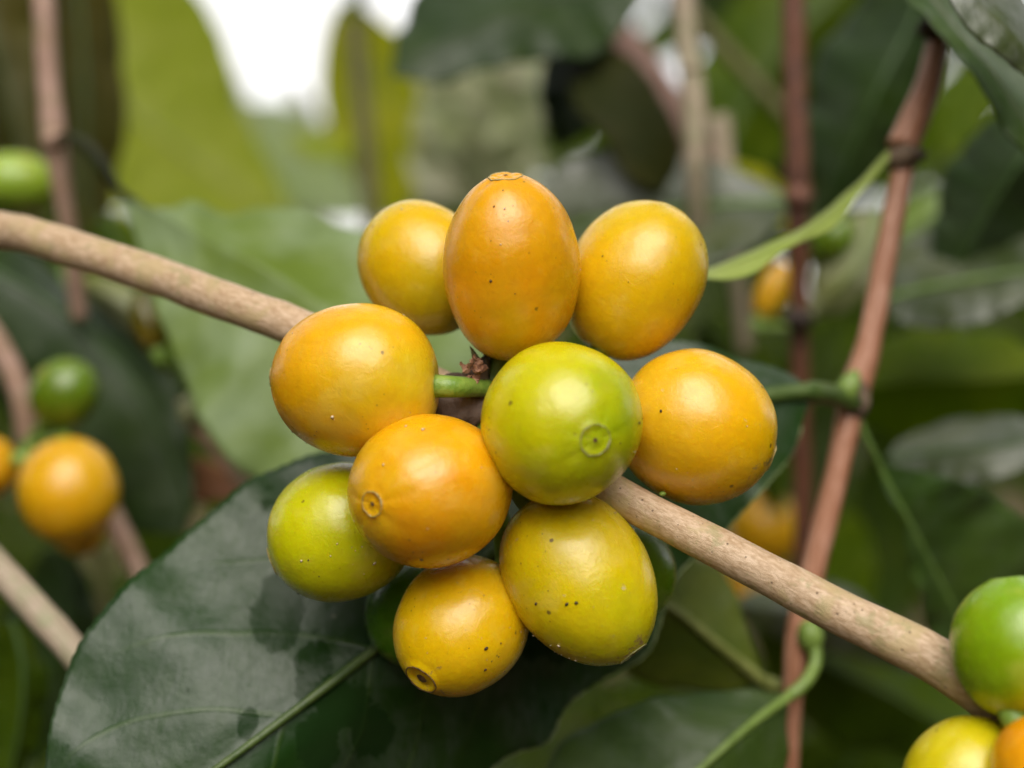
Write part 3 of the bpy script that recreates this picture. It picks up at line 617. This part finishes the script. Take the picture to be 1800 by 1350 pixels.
leaf(M['leaf_grey'], mid=[(1400, 352, 27.5), (1300, 352, 27.6), (1180, 366, 28), (1050, 385, 28.5), (920, 410, 29)], left=[(1400, 355, 27.5), (1330, 430, 26.8), (1240, 470, 26.5), (1120, 470, 26.8), (1010, 450, 27.5), (920, 412, 29)], right=[(1400, 350, 27.5), (1310, 305, 27.9), (1200, 268, 28.3), (1080, 258, 28.7), (980, 290, 28.9), (920, 408, 29)], name='coffee_leaf',
     top=TL('grey-green sheeny leaf with bright midrib behind the top right cherry'), ribr=.085, ribmat=M['rib'], nu=31, nv=80, wave=.015, seed=13)
leaf(M['leaf_yellow'], mid=[(1290, 285, 29), (1330, 320, 29), (1370, 360, 29), (1395, 420, 29)], w=30, dl=.5, name='coffee_leaf', top=TL('small yellowing leaf beside the dark vertical stem'), ribr=0, seed=14, nu=9, nv=30)
leaf(M['leaf_dark'], mid=[(1640, -60, 27), (1590, 60, 27), (1530, 180, 27), (1480, 300, 27.4), (1440, 400, 28)], w=(95, 120), dl=.5, dr=1.5, name='coffee_leaf', top=TL('dark green leaf between the vertical stem and the jointed stem'), ribr=.05, ribmat=M['rib_dark'], nu=25, seed=15)
leaf(M['leaf_mid'], mid=[(1560, -120, 42), (1460, 0, 42), (1350, 120, 42), (1280, 260, 42), (1240, 380, 42)], w=(140, 130), dl=1.5, dr=1.5, name='coffee_leaf', top=TL('olive green blurred leaf far behind the upright stems at top'), ribr=.05, ribmat=M['rib_dark'], nu=25, seed=16)
leaf(M['leaf_rich'], mid=[(1560, -90, 19.6), (1640, -10, 19.1), (1700, 60, 18.7), (1760, 140, 18.6), (1850, 280, 18.6)], left=[(1560, -95, 19.6), (1680, -50, 20.2), (1740, 30, 20.2), (1800, 110, 20.2), (1880, 230, 19.6), (1860, 285, 18.6)], right=[(1555, -85, 19.6), (1600, 0, 18.9), (1670, 75, 18.5), (1735, 180, 18.4), (1795, 260, 18.4), (1850, 285, 18.6)], name='coffee_leaf',
     top=TL('grey-green leaf crossing the top right corner over the stem'), ribr=.05, ribmat=M['leaf_grey'], nu=25, wave=.03, seed=17)
leaf(M['leaf_grey'], mid=[(1660, -90, 17.0), (1730, 0, 16.8), (1790, 60, 16.8), (1870, 170, 17)], w=(50, 60), dl=.9, dr=-.1, name='coffee_leaf', top=TL('shiny leaf margin poking into the extreme top right corner'), ribr=0, nu=17, quilt=0, wave=.02, seed=18)
leaf(M['leaf_vivid'], mid=[(1740, 110, 34), (1715, 160, 34), (1690, 210, 34), (1665, 275, 34)], w=(50, 45), name='coffee_leaf', top=TL('bright lime leaf glowing right of the jointed stem near the top'), ribr=0, seed=19, nu=9, nv=30)
leaf(M['leaf_dark'], mid=[(1860, 210, 24), (1790, 290, 24), (1720, 400, 24.5), (1660, 520, 25)], w=(90, 105), dl=.8, dr=1.2, name='coffee_leaf', top=TL('dark green leaf at the right edge above the grey-green one'), ribr=.05, ribmat=M['rib_dark'], nu=21, seed=20)
leaf(M['leaf_pale'], mid=[(1720, 330, 33), (1640, 385, 32), (1560, 440, 31), (1480, 500, 31)], w=(55, 50), dl=1, dr=.5, name='coffee_leaf', top=TL('pale green leaf blurred just behind the jointed stem'), ribr=.04, ribmat=M['leaf_pale'], seed=21)
leaf(M['leaf_cream'], mid=[(1545, 370, 27), (1520, 440, 26.6), (1480, 500, 26.5), (1425, 560, 27)], w=(42, 62), dl=.4, dr=.9, name='coffee_leaf', top=TL('cream and light green curved leaf left of the jointed stem'), ribr=.05, ribmat=M['petiole'], seed=22, cup=.3)
leaf(M['leaf_grey'], mid=[(1530, 530, 25), (1640, 500, 24.5), (1760, 475, 24.2), (1900, 460, 24)], w=(105, 90), dl=1.8, dr=-.6, name='coffee_leaf', top=TL('greyish green leaf with a pale midrib at the right edge'), ribr=.075, ribmat=M['rib'], nu=25, seed=23, quilt=0, wave=.02)
leaf(M['leaf_vivid'], mid=[(1470, 690, 27.5), (1600, 672, 27), (1740, 668, 27), (1900, 650, 27)], w=(105, 125), dl=1.2, dr=1.0, name='coffee_leaf', top=TL('vivid green leaf with yellow spots at right of the node'), ribr=.05, ribmat=M['leaf_vivid'], nu=25, seed=24)
leaf(M['leaf_grey'], mid=[(1560, 805, 24), (1650, 790, 23.6), (1750, 780, 23.2), (1900, 760, 23)], w=(55, 70), dl=1.6, dr=-.2, name='coffee_leaf', top=TL('narrow grey leaf below the vivid green leaf on the right'), ribr=.04, ribmat=M['rib_dark'], nu=21, seed=25, quilt=0, wave=.02)
leaf(M['leaf_vivid'], mid=[(1500, 900, 34), (1485, 1000, 34), (1470, 1100, 34), (1460, 1200, 34)], w=60, name='coffee_leaf', top=TL('narrow bright green leaf hanging behind the jointed stem'), ribr=0, seed=26)
leaf(M['leaf_mid'], mid=[(1330, 1090, 29), (1460, 1170, 29), (1600, 1240, 29), (1760, 1340, 29)], w=(110, 120), dl=1, dr=1, name='coffee_leaf', top=TL('dark mid green leaf below the right half of the branch'), ribr=.05, ribmat=M['rib_dark'], nu=21, seed=27)
leaf(M['leaf_grey'], mid=[(1290, 1060, 27), (1390, 1070, 27), (1500, 1100, 27), (1620, 1180, 27)], w=(60, 66), dl=1, dr=.4, name='coffee_leaf', top=TL('greyish leaf half hidden under the right half of the branch'), ribr=0, seed=28)
leaf(M['leaf_mid'], mid=[(1660, 1180, 33), (1560, 1260, 33), (1480, 1360, 33), (1400, 1480, 33)], w=(100, 110), name='coffee_leaf', top=TL('deep green leaf at the bottom right behind the yellow cherry'), ribr=.05, ribmat=M['rib_dark'], nu=21, seed=29)
leaf(M['leaf_pink'], mid=[(290, 820, 26), (340, 835, 26), (390, 850, 26), (430, 880, 26)], w=(34, 48), name='coffee_leaf', top=TL('small dry pinkish leaf just above the big leaf edge'), ribr=0, seed=30, nu=9, nv=30)
leaf(M['leaf_dark'], mid=[(90, 960, 27), (120, 1060, 27), (100, 1180, 27), (60, 1350, 27)], w=(60, 120), dl=.5, dr=1, name='coffee_leaf', top=TL('dark leaf behind the pale stem at lower left'), ribr=0, nu=21, seed=31)
leaf(M['leaf_mid'], mid=[(20, 1090, 22), (40, 1180, 22), (30, 1290, 22), (0, 1420, 22)], w=(48, 90), dl=.5, dr=1, name='coffee_leaf', top=TL('mid green leaf in the bottom left corner'), ribr=.04, ribmat=M['rib_dark'], nu=21, seed=32)
leaf(M['leaf_mid'], mid=[(1230, 560, 32), (1290, 640, 32), (1340, 760, 32), (1370, 900, 32)], w=(80, 80), dl=.5, dr=1, name='coffee_leaf', top=TL('green leaf deep behind the right orange cherry'), ribr=.04, ribmat=M['rib_dark'], nu=21, seed=33)
leaf(M['leaf_mid'], mid=[(260, 820, 30), (280, 900, 30), (290, 1000, 30), (300, 1100, 30)], w=(50, 50), name='coffee_leaf', top=TL('deep green leaf between the orange cherries and the big leaf'), ribr=0, nu=17, seed=34)

# ------------------------------------------------------------------ cherries
CH = {}
def cm_(name, *a, **k): CH[name] = cherry_mat('cherry_'+name, *a, **k)
OR, ORD, YE, YG, GR, GD = (.82, .37, .010, 1), (.78, .29, .006, 1), (.72, .42, .008, 1), (.42, .44, .012, 1), (.20, .34, .012, 1), (.07, .17, .012, 1)
cm_('A', (.50, .40, .02, 1), YE, (.66, .46, .03, 1), 1, speck=.6)
cm_('B', (.62, .40, .015, 1), (.74, .34, .012, 1), (.80, .36, .014, 1), 2, blush=(.80, .32, .010, 1))
cm_('C', (.66, .37, .02, 1), (.74, .42, .010, 1), (.66, .45, .012, 1), 3, speck=.8)
cm_('D', (.74, .48, .035, 1), (.84, .42, .016, 1), (.80, .36, .012, 1), 4)
cm_('E', (.66, .54, .012, 1), (.54, .54, .010, 1), (.25, .38, .012, 1), 5, pos=(.35, .68, .96))
cm_('F', (.74, .42, .05, 1), (.86, .43, .012, 1), (.84, .46, .006, 1), 6, scab=.6)
cm_('G', (.84, .44, .025, 1), (.86, .38, .008, 1), (.78, .40, .02, 1), 7, blush=(.80, .30, .010, 1))
cm_('H', (.40, .42, .02, 1), (.58, .58, .010, 1), (.54, .55, .010, 1), 8)
cm_('I', (.62, .42, .05, 1), (.80, .45, .012, 1), (.82, .48, .006, 1), 9, speck=1.1, scab=.7)
cm_('J', (.60, .44, .014, 1), (.70, .50, .007, 1), (.52, .50, .015, 1), 10, speck=1.1, scab=.9, pos=(.2, .6, .93))
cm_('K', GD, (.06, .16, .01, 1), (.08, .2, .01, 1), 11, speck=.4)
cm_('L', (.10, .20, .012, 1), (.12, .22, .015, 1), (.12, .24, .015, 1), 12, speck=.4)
cm_('M', (.40, .44, .01, 1), (.25, .40, .012, 1), (.20, .37, .02, 1), 13, speck=.3, pos=(.18, .40, .8))
cm_('N', (.50, .46, .012, 1), (.66, .52, .02, 1), (.66, .54, .03, 1), 14, speck=1)
cm_('O', ORD, (.84, .36, .010, 1), (.84, .34, .010, 1), 15, speck=.4)
cm_('P', (.12, .18, .012, 1), (.11, .18, .02, 1), (.12, .21, .03, 1), 16, speck=.0)
cm_('Q', (.70, .34, .02, 1), (.78, .40, .03, 1), (.78, .38, .02, 1), 17, speck=.0)
cm_('S', (.28, .42, .10, 1), (.28, .44, .12, 1), (.32, .46, .15, 1), 18, speck=.0)
M['grainmix'] = M['grain_pale']

def cherry(key, px, py, d, a, b, axis, label, node=None, mat=None, calyx=None, scar=1.0, egg=.0, flat=1.0, grains=(16, 9), nrow=72, seg=96, group='coffee cherries on the fruiting branch', seed=1, crease=.0, lip=.45, rimmat='rim', ped=True, sq=.94):
    """a: radius, b: half length (cm); axis points from stalk to tip"""
    c = P(px, py, d); ax = Vector(axis).normalized()
    q = Vector((0, 0, 1)).rotation_difference(ax)
    e = empty('coffee_cherry', c, label, 'coffee cherry', group)
    rd = .135 if calyx is None else calyx
    V = []; UV = []; rs = random.Random(seed)
    k1, k2 = rs.uniform(0, 6), rs.uniform(0, 6)
    def surf(phi, th, off=0.0):
        s, co = math.sin(phi), math.cos(phi)     # phi 0 = tip
        r = a*(s**sq)*(1+egg*co); z = b*co
        r *= 1+.018*math.cos(2*th+k1)+.010*math.cos(3*th+k2)
        y_ = flat
        rr = r
        if crease:
            f = math.exp(-((phi-.35)/.45)**2)*(1 if phi > .1 else phi/.1)
            z -= crease*f*(.5+.5*math.cos(5*th+k1+1.2*math.sin(th*2+k2)))**3
        # shallow calyx basin with a raised lip
        x1 = rr/(rd+1e-9)
        if co > 0: z += lip*(.020*math.exp(-((x1-1.05)/.28)**2)-.026*(1/(1+math.exp((x1-.85)/.07)))*(1-.55*math.exp(-(x1/.4)**2)))
        else: z += .05*math.exp(-(rr/.16)**2)
        v = Vector((rr*math.cos(th), rr*math.sin(th)*y_, z))
        k = 1+off+.030*n3(v, 1.3, seed)+.008*n3(v, 3.6, seed+2)+.003*n3(v, 8, seed+4)
        return v*k
    rows = list(np.concatenate([np.linspace(0, .36, 22)[:-1], np.linspace(.36, PI, nrow)]))
    for ph in rows:
        for k in range(seg):
            th = 2*PI*k/seg
            V.append(c+q@surf(ph, th)*S); UV.append((k/seg, 1-ph/PI))
    Fc = []
    n = len(rows)
    for i in range(n-1):
        for k in range(seg):
            A_ = i*seg+k; B_ = i*seg+(k+1) % seg; Fc.append((A_, A_+seg, B_+seg, B_))
    mesh('skin', V, Fc, mat or CH[key], e, UV, origin=c)
    if scar:
        # rim: a thin irregular ring round the calyx scar, dark style dot inside
        pts = []
        zz = surf(.5, 0).z
        ph0 = math.asin(min(1, (rd*1.02/a)))
        lo = [c+q@surf(ph0, 2*PI*k/40)*S for k in range(41)]
        lo = [p+(q@Vector((.010*n3((k % 40, 2, 0), .5, seed), .010*n3((k % 40, 5, 0), .5, seed), .003)))*S for k, p in enumerate(lo)]
        VV, FF, UU = tube_data(np.array(lo), np.array([(.0035+.011*abs(n3((k % 40, 0, 0), .31, seed)))*S*min(1, scar) for k in range(41)]), 8, .4, 1500, seed)
        mesh('calyx_ring', VV, FF, M[rimmat], e, UU)
        lo = q@surf(0.0, 0); tip = c+lo*S
        VV = []; FF = []
        rr0 = .022*scar
        for i in range(5):
            for k in range(12):
                th = 2*PI*k/12; r = rr0*(1-i/4.5)*(1+.25*n3((math.cos(th), math.sin(th), i), 1.2, seed))
                VV.append(tip+q@Vector((r*math.cos(th), r*math.sin(th), .002+.005*math.sin(i/4*PI/2)))*S)
        for i in range(4):
            for k in range(12): FF.append((i*12+k, i*12+(k+1) % 12, (i+1)*12+(k+1) % 12, (i+1)*12+k))
        FF.append(tuple(range(48, 60)))
        mesh('style_scar', VV, FF, M['scar'], e)
    base = surf(PI, 0)
    if ped and node is not None:
        bp = c+(q@base)*S; nd = P(*node); m_ = bp+(q@Vector((0, 0, -1)))*.18*S
        m2 = nd+(m_-nd)*.45
        pts = catmull([tuple((bp+(q@Vector((0, 0, 1)))*.05*S)*100), tuple(m_*100), tuple(m2*100), tuple(nd*100)], 18)/100
        VV, FF, UU = tube_data(pts, np.linspace(.115, .085, 18)*S, 12, .12, 350, seed)
        mesh('pedicel', VV, FF, M['pedicel'], e, UU)
    # grit stuck to the skin
    for gi, (cnt, gm, nm) in enumerate(((grains[0], 'grain_pale', 'pale_grit'), (grains[1], 'grain_dark', 'dark_grit'))):
        if not cnt: continue
        VV = []; FF = []
        cl_ = [(math.acos(rs.uniform(-.3, .8)), rs.uniform(0, 2*PI)) for _ in range(2)]
        for _ in range(cnt):
            # the lower side gathers more grit
            while True:
                ph = math.acos(rs.uniform(-.9, .95)); th = rs.uniform(0, 2*PI)
                if rs.random() < .55: c1_ = rs.choice(cl_); ph = min(2.9, max(.2, c1_[0]+rs.gauss(0, .16))); th = c1_[1]+rs.gauss(0, .22)
                v = surf(ph, th); wv = q@v
                if rs.random() < (.85 if wv.z < 0 else .35): break
            r = (rs.uniform(.003, .009) if rs.random() < .8 else rs.uniform(.010, .019))*(1.1 if gi else 1)
            cc = c+(wv*(1+.4*r/a))*S; b0 = len(VV); nrm = wv.normalized(); t1 = nrm.orthogonal().normalized(); t2 = nrm.cross(t1)
            el = rs.uniform(1, 1.9)
            ds = [t1*el, t2, -t1*el, -t2, nrm*.6, -nrm*.6, (t1+t2)*.8, (t1-t2)*.7, (-t1+t2)*.75, (-t1-t2)*.8]
            for dd in ds: VV.append(cc+dd*r*rs.uniform(.7, 1.2)*S)
            ring = [0, 6, 1, 8, 2, 9, 3, 7]
            for i in range(8):
                A_, B_ = ring[i], ring[(i+1) % 8]; FF.append((b0+A_, b0+B_, b0+4)); FF.append((b0+B_, b0+A_, b0+5))
        g1 = mesh(nm, VV, FF, M[gm], e); g1['kind'] = 'stuff'
    return e
r_ = lambda px, d: px/F*d
ND = (845, 700, 15.55)
cherry('A', 745, 471, 16.15, r_(107, 16.15), r_(127, 16.15), (-.62, .35, .72), 'yellow cherry behind and left of the tall orange one', (900, 620, 16.4), scar=0, seed=1, grains=(6, 4), egg=.02)
cherry('B', 899, 471, 15.1, r_(120, 15.1), r_(163, 15.1), (-.06, -.33, .94), 'tall orange oval cherry standing at the top of the cluster', (880, 650, 15.6), seed=2, egg=-.02, sq=.89, crease=.012, scar=1.0, calyx=.135)
cherry('C', 1116, 494, 15.75, r_(118, 15.75), r_(146, 15.75), (.46, .05, .88), 'yellow oval cherry at the upper right, tilted to the right', (960, 660, 15.8), scar=0, seed=3, egg=.05, grains=(8, 7))
cherry('D', 627, 670, 15.05, r_(136, 15.05), r_(149, 15.05), (-.985, .12, .06), 'orange cherry at the left with its green stalk showing', (858, 682, 15.3), seed=4, egg=-.02, calyx=.10)
cherry('E', 986, 743, 14.45, r_(142, 14.45), r_(150, 14.45), (.345, -.92, -.165), 'yellow-green cherry in the centre with round scar facing the viewer', (900, 720, 15.5), seed=5, crease=.006, calyx=.128, rimmat='rim_green', sq=.96, grains=(18, 10))
cherry('F', 1225, 752, 15.3, r_(135, 15.3), r_(143, 15.3), (.91, -.08, -.36), 'large orange cherry at the right, above the branch', (960, 730, 15.7), seed=6, calyx=.12, scar=.8, egg=-.02)
cherry('G', 756, 862, 14.6, r_(137, 14.6), r_(148, 14.6), (-.61, -.78, -.10), 'orange cherry left of centre with a round scar on its left side', (850, 740, 15.4), seed=7, calyx=.105, crease=.008, sq=.96)
cherry('H', 600, 936, 15.5, r_(121, 15.5), r_(130, 15.5), (-.90, -.05, -.38), 'yellow-green cherry at the lower left, half behind an orange one', (830, 760, 15.8), seed=8, calyx=.13, scar=.9)
cherry('I', 812, 1098, 15.15, r_(114, 15.15), r_(130, 15.15), (-.50, -.60, -.60), 'orange-yellow cherry lowest in the cluster with a brown scar', (860, 790, 15.6), seed=9, calyx=.145, scar=2.6, lip=1.2, rimmat='scar', grains=(18, 16))
cherry('J', 1020, 1015, 14.95, r_(126, 14.95), r_(164, 14.95), (.56, -.26, -.79), 'yellow oval cherry at the lower right with scabby blemishes', (910, 780, 15.5), seed=10, calyx=.15, scar=1.8, rimmat='rim_green', grains=(30, 14), egg=-.055)
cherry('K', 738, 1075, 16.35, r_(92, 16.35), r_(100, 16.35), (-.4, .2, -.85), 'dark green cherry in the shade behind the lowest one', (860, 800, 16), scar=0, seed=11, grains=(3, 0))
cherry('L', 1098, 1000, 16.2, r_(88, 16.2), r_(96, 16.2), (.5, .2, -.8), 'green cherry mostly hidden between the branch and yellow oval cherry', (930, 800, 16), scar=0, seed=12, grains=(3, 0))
NR = (1830, 1290, 13.9)
gR = 'cherries of the cluster at the lower right corner'
cherry('M', 1788, 1138, 13.35, r_(114, 13.35), r_(126, 13.35), (-.1, .12, .98), 'bright green cherry at the right edge overlapping the branch', NR, scar=0, seed=13, grains=(2, 0), group=gR)
cherry('N', 1702, 1377, 13.5, r_(112, 13.5), r_(120, 13.5), (-.6, -.3, -.5), 'yellow cherry cut by the bottom edge near the right corner', NR, scar=0, seed=14, grains=(4, 3), group=gR)
cherry('O', 1850, 1362, 12.8, r_(98, 12.8), r_(112, 12.8), (.3, -.5, -.6), 'orange cherry in the extreme bottom right corner', NR, scar=0, seed=15, grains=(0, 0), group=gR)
gL = 'blurred cherries at the left edge'
NL = (50, 780, 24)
cherry('P', 113, 692, 23.2, r_(60, 23.2), r_(64, 23.2), (.5, -.4, .6), 'small dark green cherry blurred above the orange ones at left', NL, scar=0, seed=16, grains=(0, 0), group=gL, nrow=36, seg=48)
cherry('Q', 120, 862, 22.5, r_(88, 22.5), r_(94, 22.5), (.2, -.5, -.7), 'large blurred orange cherry near the left edge', NL, seed=17, scar=0, grains=(0, 0), group=gL, nrow=36, seg=48)
cherry('Q', 138, 925, 24.2, r_(50, 24.2), r_(52, 24.2), (.2, .2, -.9), 'small shaded orange cherry under the large blurred one', NL, scar=0, seed=18, grains=(0, 0), group=gL, nrow=36, seg=48)
cherry('Q', -32, 822, 23.0, r_(58, 23), r_(64, 23), (-.9, 0, -.2), 'orange cherry cut off by the left edge', NL, scar=0, seed=19, grains=(0, 0), group=gL, nrow=36, seg=48)
cherry('S', 28, 318, 26.5, r_(50, 26.5), r_(70, 26.5), (-.95, -.2, .1), 'light green cherry blurred at the left edge above the branch', (98, 310, 24.3), scar=0, seed=20, grains=(0, 0), group=gL, nrow=36, seg=48)
cherry('P', 262, 566, 23.5, r_(32, 23.5), r_(56, 23.5), (-.3, .1, .9), 'small olive brown fruit hanging just under the branch', (300, 650, 23.9), mat=cherry_mat('cherry_olive', (.14, .09, .01, 1), (.10, .09, .01, 1), (.10, .10, .015, 1), 21, speck=0), scar=0, seed=21, grains=(0, 0), group=gL, nrow=36, seg=48)
gB = 'blurred cherries behind the stems at right'
cherry('Q', 1345, 925, 33, r_(64, 33), r_(72, 33), (.4, -.2, -.8), 'blurred orange cherry above the branch at right', (1410, 900, 33), scar=0, seed=22, grains=(0, 0), group=gB, nrow=36, seg=48)
cherry('Q', 1325, 1030, 34, r_(52, 34), r_(60, 34), (-.3, -.2, -.8), 'blurred yellow cherry showing below the branch at right', (1410, 960, 34), scar=0, seed=23, grains=(0, 0), group=gB, nrow=36, seg=48)
cherry('Q', 1358, 512, 27, r_(28, 27), r_(56, 27), (.4, 0, .9), 'narrow orange fruit blurred left of the dark vertical stem', (1400, 580, 25.5), scar=0, seed=24, grains=(0, 0), group=gB, nrow=36, seg=48)
cherry('P', 1462, 420, 27, r_(40, 27), r_(44, 27), (.2, -.3, .4), 'dark green cherry blurred between the two right stems', (1405, 350, 25.2), scar=0, seed=25, grains=(0, 0), group=gB, nrow=36, seg=48)

# ------------------------------------------------------------------ dried flower remains
df = empty('dried_flower', P(835, 648, 15.1), 'crumpled brown dried flower remains beside the stalk in the centre', 'dried flower')
rs = random.Random(5)
for i in range(13):
    th = rs.uniform(0, 2*PI); el = rs.uniform(-.9, 1.2)
    dirv = Vector((math.cos(th)*math.cos(el), -abs(math.sin(th))*math.cos(el)-.25, math.sin(el)+.1)).normalized()
    side = dirv.orthogonal().normalized(); side = (Matrix.Rotation(rs.uniform(0, 6), 3, dirv)@side); nn = dirv.cross(side)
    o0 = P(835+rs.uniform(-8, 8), 652+rs.uniform(-14, 14), 15.15); Ln = rs.uniform(.08, .15)*S; Wd = rs.uniform(.035, .06)*S; VV = []; FF = []
    for lay in (0, 1):
        for a in range(7):
            t = a/6
            for b_ in range(5):
                s = (b_-2)/2
                v = o0+dirv*Ln*t+side*Wd*s*math.sin(PI*min(1, t*.8+.15))+nn*(Wd*.9*math.sin(t*5+i)*.35+Wd*.4*s*s*(1 if i % 2 else -1)+.3*Wd*n3((t*3, s*2, i), 1.3, i))-nn*.006*S*lay
                VV.append(v)
    for a in range(6):
        for b_ in range(4):
            q = a*5+b_; FF.append((q, q+1, q+6, q+5)); FF.append((q+40, q+41, q+36, q+35))
    for a in range(6):
        for b_ in (0, 4):
            q = a*5+b_; FF.append((q, q+5, q+40, q+35))
    mesh('petal', VV, FF, M['dry'], df, smooth=False)
lump('receptacle', 838, 668, 15.35, .14, M['node'], df, (1, 1, 1.2), .4, 600, 3)
def spike(px, py, px2, py2, d, r, mat, parent, name='bract'):
    c = catmull([tuple(P(px, py, d)*100), tuple(P((px+px2)/2+2, (py+py2)/2, d-.02)*100), tuple(P(px2, py2, d)*100)], 12)/100
    V_, F_, U_ = tube_data(c, np.array([r*(1-(i/11)**1.6)+.003 for i in range(12)])*S, 8, .35, 900, 2); mesh(name, V_, F_, mat, parent, U_)
spike(842, 650, 826, 608, 15.3, .055, M['stem_olive'], df)
spike(850, 662, 853, 614, 15.35, .06, M['dryblack'], df)
spike(846, 640, 860, 618, 15.4, .05, M['dryblack'], df)
tube('pedicel', [(848, 700, 15.5), (870, 655, 15.5), (888, 615, 15.4)], [.13, .13, .11], plain_mat('dark_stalk', (.06, .10, .012, 1), (.09, .13, .02, 1), 6), df, n=16)  # darker green than the other stalks
